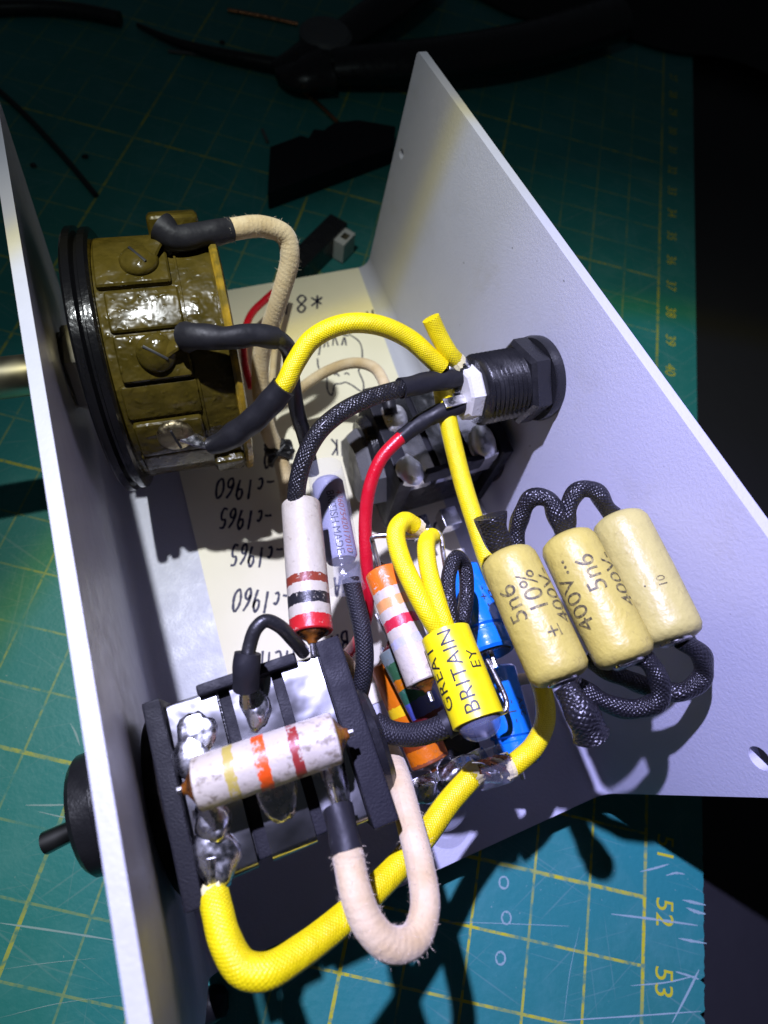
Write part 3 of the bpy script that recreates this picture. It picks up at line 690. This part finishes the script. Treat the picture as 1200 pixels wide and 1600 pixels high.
a, b = (597, 893, 24.0), (664, 1066, 25.5); _, _, L_ = comp_axis(a, b)
resistor('tilted white resistor with orange, red and silver bands left of yellow sleeve', a, b, 1.98,
         m_bands('tilted_resistor_paint', (0.54, 0.49, 0.38), L_, [(-1, L_ * .20, (0.75, 0.16, 0.01)), (L_ * .28, L_ * .37, (0.72, 0.32, 0.10)), (L_ * .455, L_ * .54, (0.52, 0.015, 0.04)), (L_ * .63, L_ * .70, (0.45, 0.45, 0.52))], 0.3).m, leads=(2.2, 1.0))
a, b = (615, 1012, 17.0), (672, 1122, 17.0); _, _, L_ = comp_axis(a, b)
resistor('small resistor striped green, orange and blue behind the tilted white one', a, b, 2.0,
         m_bands('striped_resistor_paint', (0.15, 0.19, 0.17), L_, [(L_ * .18, L_ * .40, (0.03, 0.10, 0.04)), (L_ * .40, L_ * .54, (0.55, 0.16, 0.005)), (L_ * .54, L_ * .72, (0.03, 0.13, 0.07)), (L_ * .72, L_ * .93, (0.08, 0.10, 0.38)), (L_ * .93, L_ * 1.2, (0.09, 0.01, 0.012))], 0.3, 0.3).m,
         ends=M('maroon_resin', (0.07, 0.008, 0.01), 0.25).m, leads=(3.5, 1.0))
a, b = (606, 1035, 10.5), (673, 1192, 10.5); _, _, L_ = comp_axis(a, b)
resistor('orange and brown resistor with a yellow band lowest in the cluster', a, b, 2.45,
         m_bands('orange_resistor_paint', (0.62, 0.15, 0.005), L_, [(L_ * .42, L_ * .52, (0.75, 0.50, 0.01)), (L_ * .66, L_ * .84, (0.20, 0.035, 0.006)), (L_ * .965, L_ * 1.2, (0.22, 0.06, 0.02))], 0.2, 0.3).m,
         ends=M('dark_resin', (0.16, 0.045, 0.01), 0.3).m, leads=(1.0, 1.2))

# three cream film capacitors
def print_on(parent, s, A, d, r, along, around, size, ink, flip=False, sp=1.0):
    """text printed on a cylinder: reads along -d (or +d when flip), wrapped round it; 'around' in degrees from the top, + to the right"""
    g = slice_along(text_geo(s, size, sp), 1, 0.3)
    up = Vector((0, 0, 1)); e2 = (up - d * up.dot(d)).normalized(); e1 = -d.cross(e2)        # e1: to the right when d points to the viewer
    sg = -1 if flip else 1
    def fn(p):
        a = R(around) - sg * p.y / r
        return A + d * (along - sg * p.x) + (e2 * math.cos(a) + e1 * math.sin(a)) * (r + 0.035)
    o = obj('printing', g.map(fn), ink, parent, flat=True); return o
def film_cap(label, a, b, r, prints, mat=None):
    A, d, L = comp_axis(a, b)
    t = thing('film_capacitor', label, 'capacitor', A, 'cream film capacitors in a row')
    pr = [(0, 0), (0, 1.0), (-0.02, r * 0.45), (0.15, r * 0.72), (0.5, r * 0.9), (1.1, r * 0.99), (1.8, r), (L * 0.5, r * 1.015), (L - 1.6, r), (L - 0.9, r * 0.985), (L - 0.35, r * 0.88), (L - 0.08, r * 0.7), (L, r * 0.4), (L, 0)]
    obj('body', lathe(A, d, pr, 48), mat or CAPM, t, smooth_all=True)
    for s, al, ar, sz in prints: print_on(t, s, A, d, r * 1.01, L * al, ar, sz, INKC)
    for P, s in ((A, -1), (A + d * L, 1)):
        obj('tinned_end', lathe(P - d * s * 0.1, d * s, [(0, 0), (0, 1.55), (0.25, 1.5), (0.4, 1.2), (0.42, 0)], 20), LEAD, t)
    return A, d, L
c1 = film_cap('cream film capacitor nearest the yellow lettered sleeve, marked 5n6 10%', (789, 864, 31.5), (880, 1064, 33.0), 2.92,
              [('5n6', 0.43, -50, 2.6), ('10%', 0.40, -6, 2.6), ('+', 0.70, -2, 2.2), ('_', 0.70, -8, 2.2), ('400V-', 0.45, 36, 2.4)])
c2 = film_cap('cream film capacitor in the middle of the row of three', (882, 838, 32.5), (982, 1036, 34.0), 2.92,
              [('400V...', 0.47, -68, 2.6), ('5n6', 0.38, -16, 2.6), ('400V-', 0.46, 32, 2.4)])
c3 = film_cap('cream film capacitor closest to the right wall with faint print', (963, 808, 33.0), (1056, 1002, 34.5), 2.92,
              [('.', 0.62, -50, 1.6), ('10', 0.62, -10, 1.2)], CAPP)
def cap_wire(label, pts, r=0.93):
    return wire_thing('capacitor_lead_wire', label, pts, r, BBRAID, per=8, wob=0.06)
cap_wire('cut black braided sleeve on top of the cream capacitor nearest the yellow wire', [(789, 862, 31.5), (775, 838, 32.5), (766, 806, 33.5)], lambda s: 1.2 + 0.45 * s)
cap_wire('black braided wire arching between first and middle cream capacitors at top', [(806, 858, 30.0), (812, 810, 32.0), (832, 778, 34.0), (858, 782, 34.5), (872, 812, 34.0), (882, 836, 33.0)])
cap_wire('black braided wire arching between middle and right cream capacitors at top', [(884, 830, 32.6), (888, 795, 34.0), (905, 765, 35), (930, 768, 35.0), (950, 795, 34.0), (962, 808, 33.2)])
cap_wire('frayed cut black cloth tail under the cream capacitor nearest the yellow wire', [(884, 1072, 33.2), (903, 1105, 33.5), (925, 1150, 32.5)], lambda s: 1.15 + 0.55 * s)
cap_wire('black braided wire looping from first to middle cream capacitor at bottom', [(900, 1070, 30.5), (940, 1095, 30.5), (990, 1108, 31), (1028, 1095, 32.5), (1030, 1062, 33.5), (1008, 1030, 34.0), (988, 1020, 34)])
cap_wire('black braided wire looping from right cream capacitor back under the middle one', [(1066, 1000, 34.5), (1094, 1022, 34.0), (1098, 1056, 32.5), (1062, 1082, 31.0), (1010, 1072, 29.0), (950, 1048, 28.0), (915, 1025, 27.5)])

# yellow sleeved glass diode
A, d, L = comp_axis((696, 990, 29.5), (748, 1128, 31.0))
dio = thing('glass_diode', 'glass diode in a yellow sleeve printed GREAT BRITAIN', 'diode', A)
obj('yellow_sleeve', lathe(A, d, [(0.05, 2.2), (0, 2.4), (0.05, 2.5), (L - 0.05, 2.5), (L, 2.4), (L - 0.05, 2.2)], 44), YSLEEVE, dio)
obj('glass_bead', lathe(A, d, [(0.4, 0), (0.4, 2.05), (L, 2.05), (L + 0.5, 1.98), (L + 1.1, 1.6), (L + 1.5, 0.95), (L + 1.65, 0)], 32), GLASS, dio)
obj('silver_core', lathe(A, d, [(0.6, 0), (0.6, 1.0), (L + 0.2, 1.0), (L + 0.2, 0)], 16), SOLDER, dio)
print_on(dio, 'GREAT', A, d, 2.5, L * 0.48, -70, 1.9, INK, sp=1.1); print_on(dio, 'BRITAIN', A, d, 2.5, L * 0.49, -17, 2.05, INK, sp=1.08); print_on(dio, 'EY', A, d, 2.5, L * 0.42, 27, 1.65, INK, sp=1.1)
# blue capacitors
def blue_cap(label, a, b, r, prints):
    A, d, L = comp_axis(a, b); t = thing('electrolytic_capacitor', label, 'capacitor', A, 'blue electrolytic capacitors')
    obj('can', lathe(A, d, [(0, 0), (0, r - 0.3), (0.3, r), (L * 0.72, r), (L * 0.74, r - 0.35), (L * 0.77, r - 0.35), (L * 0.79, r), (L - 0.3, r), (L, r - 0.3), (L, 0)], 40), BLUE, t)
    obj('end_disc', lathe(A + d * (L - 0.05), d, [(0, 0), (0, r * 0.8), (0.2, r * 0.75), (0.2, 0)], 24), BLK, t)
    obj('lead', tube([A + d * (L + 0.1), A + d * (L + 1.6)], 0.3, 8, 2), LEAD, t)
    for s, al, ar, sz in prints: print_on(t, s, A, d, r, L * al, ar, sz, INKB)
blue_cap('blue metal capacitor between the yellow lettered sleeve and cream capacitors', (722, 895, 19.0), (768, 1022, 21.0), 2.95, [('- + -', 0.45, 10, 1.5), ('47u', 0.40, 35, 1.4)])
blue_cap('lower blue metal capacitor standing behind the yellow wire end', (772, 1045, 12.0), (812, 1195, 13.0), 2.7, [('- T -', 0.50, 0, 1.5), ('25V', 0.46, 32, 1.4)])
# clear sleeved transistor
A, d, L = comp_axis((508, 735, 22.0), (541, 915, 23.0))
tr_ = thing('sleeved_transistor', 'transistor inside a printed clear plastic sleeve beside the upright white resistor', 'transistor', A)
bodyg = lathe(A, d, [(1.5, 0), (1.5, 1.5), (2.0, 1.9), (L - 3.5, 1.9), (L - 3, 1.6), (L - 3, 0)], 28)
obj('transistor_can', bodyg, m_plastic('lavender_can', (0.26, 0.26, 0.38), 0.35, 0.05).m, tr_)
obj('clear_sleeve', tube([A - d * 0.5, A + d * L * 0.3, A + d * L * 0.7, A + d * L, A + d * (L + 0.5)], lambda s: 2.15 + 0.25 * math.sin(s * 7) * 0.5, 24, 6, cap=False), CLEAR, tr_)
print_on(tr_, 'BRITISH MADE', A, d, 1.92, L * 0.52, -5, 1.25, INKB, flip=True); print_on(tr_, '43607542017010', A, d, 1.92, L * 0.52, 28, 1.15, INKR, flip=True)

# ------------------------------------------------------------------ wires
def sleeved(name, label, cat, pts_s, r_s, pts_w, r_w, mat, fz=0, **k):
    """a wire with a black heat-shrink sleeve at its start"""
    P = [p if isinstance(p, Vector) else at(*p) for p in pts_w]
    root = thing(name, label, cat, P[0])
    part_tube('wire', root, pts_w, r_w, mat, **k)
    part_tube('heat_shrink', root, pts_s, r_s, SLEEVE, wob=0.03)
    if fz: fuzz(root, pts_w, r_w if not callable(r_w) else r_w(0.5), fz, mat)
    return root
L1, L2, L3 = potp(10.0, 14, 17.0), potp(10.6, -32, 16.9), potp(10.8, -76, 16.6)
sleeved('cloth_wire', 'fuzzy cream cloth wire from the top pot terminal down to black tie', 'wire',
        [L1, (275, 372, 37.5), (320, 366, 37), (360, 359, 36.5)], lambda s: 1.7 - 0.35 * min(1, s * 2.5),
        [(356, 359.5, 36.5), (366, 358, 36.5), (410, 354, 35.5), (445, 368, 34), (453, 400, 32), (440, 455, 28), (422, 510, 23), (408, 560, 18), (408, 620, 13), (420, 675, 9), (436, 710, 6), (447, 755, 4), (452, 800, 3)], 1.2, CREAM, 700)
sleeved('black_wire', 'black wire with heat shrink from the middle pot terminal bending down', 'wire',
        [L2, (305, 526, 36.5), (350, 528, 36.5), (400, 524, 36), (432, 528, 35)], lambda s: 1.55 - 0.35 * min(1, s * 2),
        [(400, 524, 36), (432, 528, 35.2), (452, 548, 33), (456, 590, 30), (464, 640, 26), (478, 690, 21), (488, 740, 17)], 0.95, BTHIN)
sleeved('yellow_wire', 'long yellow wire arching from the lowest pot terminal to power socket', 'wire',
        [L3, (352, 688, 27), (385, 665, 29), (415, 638, 31), (443, 604, 33)], lambda s: 1.0 + 0.4 * min(1, s * 3),
        [(425, 625, 31.5), (444, 602, 33), (462, 566, 34.5), (488, 530, 36), (535, 507, 37), (590, 508, 36.5), (640, 530, 35), (672, 558, 33.5), (690, 575, 32.5)], 1.08, YELLOW)
wire_thing('yellow_wire_stub', 'short cut yellow wire stub pointing up beside the power socket', [(673, 497, 36.5), (686, 525, 35), (702, 552, 33.5), (712, 564, 32.5)], 1.02, YELLOW, 'wire')
wire_thing('yellow_wire', 'straight yellow wire dropping from power socket behind the first cream capacitor', [(688, 588, 31), (694, 625, 29), (705, 680, 27), (722, 750, 25), (742, 815, 24), (765, 885, 23), (795, 960, 21), (828, 1030, 19.5), (848, 1080, 19), (852, 1125, 19.5), (835, 1165, 20.5), (815, 1185, 21), (797, 1199, 21)], 1.12, YELLOW, 'wire')
wire_thing('yellow_wire', 'thick yellow wire looping along the front from jack to solder joint', [(333, 1395, 30.5), (340, 1425, 31.5), (352, 1470, 32.5), (378, 1512, 33), (415, 1518, 33), (470, 1487, 31.5), (540, 1432, 29), (610, 1366, 26), (665, 1304, 23.5), (700, 1255, 22), (738, 1212, 21)], 1.2, YELLOW, 'wire')
j1w = sleeved('cloth_wire', 'fuzzy pale cloth wire in a U-shaped loop at the front', 'wire',
        [(527, 1262, 33.0), (534, 1290, 33.5), (543, 1332, 34)], 1.22,
        [(542, 1326, 34), (546, 1348, 34), (556, 1395, 34.5), (576, 1445, 34.5), (610, 1476, 34), (648, 1466, 33), (664, 1420, 32), (656, 1350, 30), (640, 1285, 28), (622, 1215, 25), (610, 1180, 20)], 1.22, PINKC, 600)
part_tube('bare_end', j1w, [(516, 1225, 31.5), (522, 1250, 32.3), (528, 1270, 33)], 0.3, LEAD, seg=8)
bw = sleeved('thin_black_wire', 'thin black wire with sleeve hooked onto the middle jack contact', 'wire',
        [(384, 1075, 33.0), (384, 1048, 34), (388, 1020, 34.5)], 1.15, [(386, 1035, 34.3), (390, 1010, 34.5), (400, 982, 35), (415, 970, 35), (436, 978, 34.5), (458, 1000, 33), (475, 1020, 31)], 0.62, BTHIN)
for dx in (-4, 0, 5): part_tube('wire_strand', bw, [(384 + dx * 0.5, 1070, 33), (384 + dx * 0.8, 1090, 32), (386 + dx, 1108, 31.2)], 0.14, LEAD, seg=6)
dcw = [dce + Vector((-0.6, -0.6, 0.7)), dce + Vector((-0.6, 0.8, -1.2))]
sleeved('black_wire', 'black waxed braided wire arching from power socket to upright white resistor', 'wire',
        [(746, 583, 30.5), (715, 589, 31), (670, 597, 32), (626, 607, 33)], lambda s: 1.3 - 0.15 * s,
        [(660, 599, 32.2), (626, 607, 33), (580, 621, 34), (535, 643, 34.5), (500, 673, 34), (478, 710, 33), (466, 750, 31.5), (462, 785, 30)], 0.95, BBRAID)
sleeved('red_wire', 'red wire with black sleeve running down from the power socket', 'wire',
        [(747, 622, 29), (718, 632, 29), (680, 648, 28.5), (652, 664, 28), (626, 684, 27.5)], lambda s: 1.25 - 0.35 * s,
        [(650, 665, 28), (622, 688, 27.5), (595, 718, 26.5), (578, 760, 25), (571, 810, 23), (572, 870, 21), (575, 920, 19), (572, 965, 16), (560, 1000, 12), (545, 1020, 8)], 0.8, REDW)
wire_thing('thin_red_wire', 'thin red wire curving over the paper beside the olive potentiometer', [(438, 448, 5), (415, 468, 5), (392, 492, 5), (381, 528, 5), (383, 570, 5), (393, 606, 4)], 0.62, REDW)
wire_thing('thin_cream_wire', 'thin cream wire crossing the paper doodle to the rear jack', [(450, 628, 8), (475, 603, 11), (515, 578, 14), (555, 567, 17), (585, 575, 19), (600, 598, 20), (606, 622, 20)], 0.8, CREAM)
wire_thing('insulating_sleeve', 'small black sleeve where cream wire enters the rear jack', [(602, 606, 20), (607, 628, 20), (611, 648, 19.5)], 0.95, SLEEVE, 'sleeve')
wire_thing('thin_cream_wire', 'thin cream wire lying on paper under the fuzzy cream wire', [(448, 455, 4), (432, 520, 4), (425, 590, 4), (420, 650, 4), (436, 705, 4)], 0.55, CREAM)
g = G()
for i in range(9):
    c = at(437, 707, 6.5); a = i * 0.9
    g.join(tube([c + Vector((1.9 * math.cos(a + k * 1.1), 1.2 * math.sin(a * 1.7 + k * 1.3), 1.4 * math.sin(k * 1.9 + i))) for k in range(5)], 0.32, 8, 5))
tag(obj('cable_tie', g, BTHIN, origin=at(437, 707, 5)), 'knotted black thread tie around the cream wires on the paper', 'tie')
wire_thing('black_cloth_wire', 'black cloth wire running down from the clear sleeved transistor', [(548, 905, 24), (556, 940, 24), (566, 985, 24), (570, 1030, 23), (564, 1075, 21), (552, 1105, 18)], 1.0, BCLOTH)
wire_thing('black_cloth_wire', 'black cloth wire crossing over the orange resistor to the jack', [(585, 1130, 25), (610, 1144, 25.5), (645, 1148, 26), (680, 1140, 27), (703, 1130, 27.5)], 1.15, BCLOTH)
wire_thing('insulating_sleeve', 'black sleeve end beneath the glass diode near tilted resistor', [(694, 1134, 27.3), (708, 1126, 27.5), (722, 1122, 27)], 1.35, SLEEVE, 'sleeve')
wire_thing('thin_cream_wire', 'pale thin wire behind the lower blue capacitor near right wall', [(700, 1078, 6), (760, 1070, 8), (810, 1062, 9), (855, 1055, 10)], 0.75, CREAM)
wire_thing('thin_cream_wire', 'pale wire tucked under the black wire by the jack corner', [(520, 1015, 12), (545, 1040, 12), (560, 1075, 10), (575, 1120, 8)], 0.9, CREAM)
wire_thing('yellow_diode_lead', 'yellow braided lead curling over at the tall top of the diode', [(648, 822, 29.0), (632, 814, 30.0), (619, 830, 30.5), (625, 868, 31.0), (648, 920, 31.5), (672, 965, 31.0), (688, 990, 30.2)], 1.0, YELLOW)
wire_thing('yellow_diode_lead', 'yellow braided lead in the middle above the diode sleeve', [(676, 838, 29.0), (667, 846, 30.0), (668, 880, 31.0), (680, 930, 31.3), (695, 975, 30.8), (700, 990, 30.3)], 0.95, YELLOW)
wire_thing('black_diode_lead', 'black braided loop standing above the yellow lettered sleeve', [(708, 985, 30.4), (701, 940, 31.0), (702, 895, 30.5), (714, 870, 30.0), (726, 885, 29.0), (729, 930, 28.5), (722, 975, 29.0)], 0.78, BBRAID)
wire_thing('bare_link_wire', 'bent bare metal wire behind the tops of the diode leads', [(592, 884, 25.0), (583, 850, 26.0), (582, 840, 26.5), (610, 837, 27.0), (650, 838, 28.0), (672, 828, 28.5), (686, 834, 28.5), (692, 862, 28.0), (698, 900, 27.0)], 0.28, LEAD, per=6, seg=8)
wire_thing('bare_link_wire', 'bare metal wire beside the yellow lettered sleeve at the blue capacitor', [(760, 1030, 21.0), (776, 1060, 21.0), (791, 1095, 21.0), (790, 1110, 21.0), (776, 1116, 21.0)], 0.32, LEAD, per=6, seg=8)

# frayed ends of the yellow sleeving, bare ends and solder at them
FRAY = m_cloth('frayed_yellow_white', (0.80, 0.74, 0.42)).m
def frayed(parent, c, d, r):
    c = at(*c); d = (at(*d) - c).normalized(); x, y, d = frame(d); v = []; f = []; n = 26
    for i in range(n):
        a = 2 * math.pi * i / n; k = random.uniform(0.15, 0.75)
        for t, q in ((-0.25, r * 1.03), (0.15 + k, r * random.uniform(0.9, 1.12)), (k * 0.5, r * 0.6)):
            v.append(c + d * t + (x * math.cos(a) + y * math.sin(a)) * q)
    for i in range(n):
        j = (i + 1) % n
        for k in (0, 1): f.append((3 * i + k, 3 * j + k, 3 * j + k + 1, 3 * i + k + 1))
    f.append(tuple(3 * i + 2 for i in range(n)))
    obj('frayed_end', G().add(v, f), FRAY, parent, flat=True)
def yw(label): return [o for o in bpy.data.objects if o.get('label') == label][0]
w1 = yw('thick yellow wire looping along the front from jack to solder joint')
frayed(w1, (333, 1395, 30.5), (331, 1380, 30.4), 1.2); frayed(w1, (738, 1212, 21), (748, 1203, 21), 1.2)
obj('bare_end', tube([at(334, 1400, 30.6), at(331, 1370, 31.2), at(330, 1340, 31.4)], 0.42, 8, 4), SOLDER, w1)
w2 = yw('straight yellow wire dropping from power socket behind the first cream capacitor')
frayed(w2, (688, 588, 31), (686, 578, 31.2), 1.12); frayed(w2, (797, 1199, 21), (786, 1204, 21), 1.12)
obj('solder_blob', blob(at(700, 580, 31.5), (1.6, 1.3, 0.9), 3, 0.4, 1.3, 41), SOLDER, w2, smooth_all=True)
obj('solder_blob', blob(at(722, 606, 29.5), (1.5, 1.0, 0.9), 3, 0.4, 1.3, 43), SOLDER, w2, smooth_all=True)
w3 = yw('short cut yellow wire stub pointing up beside the power socket')
frayed(w3, (712, 564, 32.5), (718, 572, 32), 1.02)
obj('solder_blob', blob(at(718, 572, 31.8), (1.3, 1.1, 0.8), 3, 0.4, 1.3, 45), SOLDER, w3, smooth_all=True)
w4 = yw('yellow braided lead curling over at the tall top of the diode')
frayed(w4, (688, 990, 30.2), (692, 997, 30.0), 1.0); frayed(w4, (648, 822, 29.0), (654, 826, 28.5), 1.0)
w5 = yw('yellow braided lead in the middle above the diode sleeve'); frayed(w5, (700, 990, 30.3), (703, 997, 30.0), 0.95)

# solder joint in its clear sleeve, and the contact below
A, d, L = comp_axis((742, 1207, 21), (796, 1190, 21))
sj = thing('solder_joint', 'twisted copper solder joint in a short clear sleeve between yellow wires', 'joint', A)
obj('clear_sleeve', lathe(A, d, [(0.2, 1.75), (0.2, 1.9), (L - 0.5, 2.0), (L - 0.5, 1.85)], 28), CLEAR, sj)
COPPER = m_metal('copper', (0.60, 0.25, 0.12), 0.25, 0.1, 2).m
x, y, dd = frame(d)
for k in range(6):
    pts = [A + d * (L * t / 5) + x * (0.75 * math.cos(k * 1.05 + t * 0.9)) + y * (0.75 * math.sin(k * 1.05 + t * 0.9)) for t in range(6)]
    obj('wire_strand', tube(pts, 0.3, 7, 4), COPPER if k % 2 else SOLDER, sj)
obj('solder_blob', blob(A + d * L * 0.45 - Vector((0, 0.6, 0.2)), (1.3, 1.0, 1.0), 3, 0.35, 1.4, 21), SOLDER, sj, smooth_all=True)
c = at(700, 1215, 9)
tg = thing('solder_tag', 'shiny solder tag with ring below the orange resistor', 'solder tag', c)
obj('tag_plate', box(c.x - 4.5, c.x + 6.0, c.y - 1.6, c.y + 1.6, c.z - 0.3, c.z + 0.3, 0.15).map(lambda p: Vector((c.x + (p.x - c.x) * 0.97 - (p.y - c.y) * 0.25, c.y + (p.y - c.y) * 0.97 + (p.x - c.x) * 0.05, p.z))), TIN, tg)
obj('solder_blob', blob(c + Vector((1.5, 0.2, 0.8)), (3.0, 1.5, 1.0), 3, 0.4, 1.2, 31), SOLDER, tg, smooth_all=True)
obj('solder_blob', blob(c + Vector((-3.2, -0.2, 0.5)), (1.7, 1.4, 1.0), 3, 0.4, 1.2, 35), SOLDER, tg, smooth_all=True)
obj('support_block', box(c.x + 1.0, c.x + 5.5, c.y + 1.6, c.y + 5.0, 0.3, 8.6, 0.4), BLK, tg)
r0 = at(690, 1250, 6); obj('ring', tube([r0 + Vector((3.0 * math.cos(k * math.pi / 6), 3.0 * math.sin(k * math.pi / 6), 0.4 * math.sin(k))) for k in range(13)], 0.55, 10, 4), CLEAR, tg)

# ------------------------------------------------------------------ things lying on the mat behind the enclosure
wire_thing('wire_offcut', 'thick black wire offcut at the top left of the mat', [(-30, 14, MZ + 1.6), (60, 12, MZ + 1.6), (130, 18, MZ + 1.6), (188, 30, MZ + 1.6)], 1.6, BTHIN, 'wire')
wire_thing('wire_offcut', 'thin black wire lying on the mat behind the left wall', [(-20, 125, MZ + 0.6), (40, 180, MZ + 0.6), (100, 245, MZ + 0.6), (150, 305, MZ + 0.6)], 0.6, BTHIN, 'wire')
wire_thing('wire_offcut', 'long black tapered wire pointing to the cutters on the mat', [(215, 39, MZ + 1.2), (270, 64, MZ + 1.4), (340, 84, MZ + 1.6), (440, 104, MZ + 2.0)], lambda s: 0.5 + 1.3 * s, BTHIN, 'wire')
wire_thing('copper_offcut', 'thin pinkish copper wire offcut between cutters and black plate', [(438, 122, MZ + 0.5), (470, 140, MZ + 0.5), (500, 165, MZ + 0.5), (528, 192, MZ + 0.5)], 0.5, COPPER, 'wire')
wire_thing('bare_offcut', 'straight grey wire offcut on the mat below the tapered wire', [(263, 80, MZ + 0.4), (310, 85, MZ + 0.4), (352, 92, MZ + 0.4)], 0.45, GREYP, 'wire')
wire_thing('bare_offcut', 'thin brown wire offcut at the top of the mat', [(356, 16, MZ + 0.4), (400, 24, MZ + 0.4), (465, 38, MZ + 0.4)], 0.5, COPPER, 'wire')
wire_thing('bare_offcut', 'tiny grey wire clipping left of the broken black plate', [(410, 203, MZ + 0.4), (418, 222, MZ + 0.4)], 0.4, GREYP, 'wire')
cc = at(505, 85, MZ)
cut = thing('side_cutters', 'black side cutters with round pivot at the top of the mat', 'pliers', cc)
part_tube('jaw', cut, [(500, 88, MZ + 4), (465, 98, MZ + 4), (428, 108, MZ + 3)], lambda s: 6.5 - 4.2 * s, BLK, flat=0.6)
part_tube('jaw', cut, [(505, 110, MZ + 4), (468, 118, MZ + 4), (440, 112, MZ + 3)], lambda s: 6.5 - 4.0 * s, BLK, flat=0.6)
obj('pivot', lathe(at(508, 82, MZ + 3), (0, 0, 1), [(0, 0), (0, 6.5), (4.2, 6.5), (5.0, 5.6), (5.2, 0)], 32), GREYP, cut)
part_tube('handle', cut, [(505, 84, MZ + 4), (560, 45, MZ + 5), (610, 10, MZ + 6), (680, -50, MZ + 6)], lambda s: 4.5 + 1.5 * s, BLK, flat=0.7)
part_tube('handle', cut, [(520, 105, MZ + 4), (600, 100, MZ + 5), (700, 92, MZ + 6), (830, 70, MZ + 6), (960, 30, MZ + 6)], lambda s: 5 + 2 * s, BLK, flat=0.7)
q = [(418, 304), (422, 232), (470, 214), (482, 218), (490, 204), (505, 206), (522, 194), (560, 190), (618, 200), (615, 232)]
q = [at(x, y, MZ + 4) for x, y in q]
tag(obj('broken_plate', bevel_edges(prism([(p.x, p.y) for p in q], MZ + 0.3, MZ + 4.5), 0.3), BLKG, origin=at(520, 250, MZ)), 'broken black plastic plate with jagged edge on the mat', 'plate')
cn = thing('connector', 'small black connector with a white block behind the paper', 'connector', at(505, 395, MZ))
p = at(500, 385, MZ + 3); ca = R(38)
rt = lambda g, p=p: g.map(lambda s: p + Vector((s.x * math.cos(ca) - s.y * math.sin(ca), s.x * math.sin(ca) + s.y * math.cos(ca), s.z)))
obj('housing', rt(box(-9, 7, -2.2, 2.2, -2.8, 2.4, 0.4)), BLK, cn)
obj('white_block', rt(box(1.5, 6.0, -4.8, -2.2, -2.8, 2.0, 0.3)), WHITEP, cn)
obj('pin_hole', rt(box(3.0, 4.6, -4.3, -2.9, 1.9, 2.06, 0)), BRASSY, cn)
for px, py, r, lb in ((332, 1568, 2.0, 'small black pellet on the mat at the front edge'),):
    c = at(px, py, MZ + r * 0.7); tag(obj('rubber_pellet', blob(c, (r, r, r * 0.9), 3, 0.2, 1.2, px), BLKG, origin=c - Vector((0, 0, r))), lb, 'pellet')
for px, py, lb in ((52, 258, 'tiny black crumb on the mat nearest the thin black wire'), (133, 244, 'tiny black crumb on the mat above the olive potentiometer'), (347, 66, 'tiny black crumb on the mat beside the tapered wire')):
    c = at(px, py, MZ + 0.5); tag(obj('plastic_crumb', blob(c, (0.7, 0.45, 0.4), 2, 0.5, 1.5, px), BLK, origin=c), lb, 'crumb')
# dark cloth beyond the mat
bm = bmesh.new(); bmesh.ops.create_grid(bm, x_segments=70, y_segments=40, size=1)
from mathutils import noise as mn
for vtx in bm.verts:
    a, b = vtx.co.x, vtx.co.y
    X = -90 + 190 * (a * 0.5 + 0.5); Yl = 215 + 190 * (b * 0.5 + 0.5)
    e = min(1, (b + 1) * 2.2) * min(1, (1 - abs(a)) * 3)
    h = 0.8 + e * (9 + 8 * mn.noise(Vector((a * 2.2, b * 3 + a, 0))) + 5 * mn.noise(Vector((a * 5, b * 6, 3))))
    vtx.co = matp(X, Yl + 8 * mn.noise(Vector((a * 3, 7, 1))), max(0.3, h))
cl = M('black_fabric', (0.012, 0.012, 0.014), 0.85); cl.bump(cl.noise(1.0, 3), 0.3, 0.6)
bm2 = bm; bmesh.ops.solidify(bm2, geom=bm2.faces[:], thickness=-0.5)
tag(obj('black_cloth', from_bm(bm2), cl.m, origin=matp(0, 300), smooth_all=True), 'crumpled black cloth lying in the dark behind the mat', 'cloth')

for o in bpy.data.objects:
    if 'o' in o: del o['o']
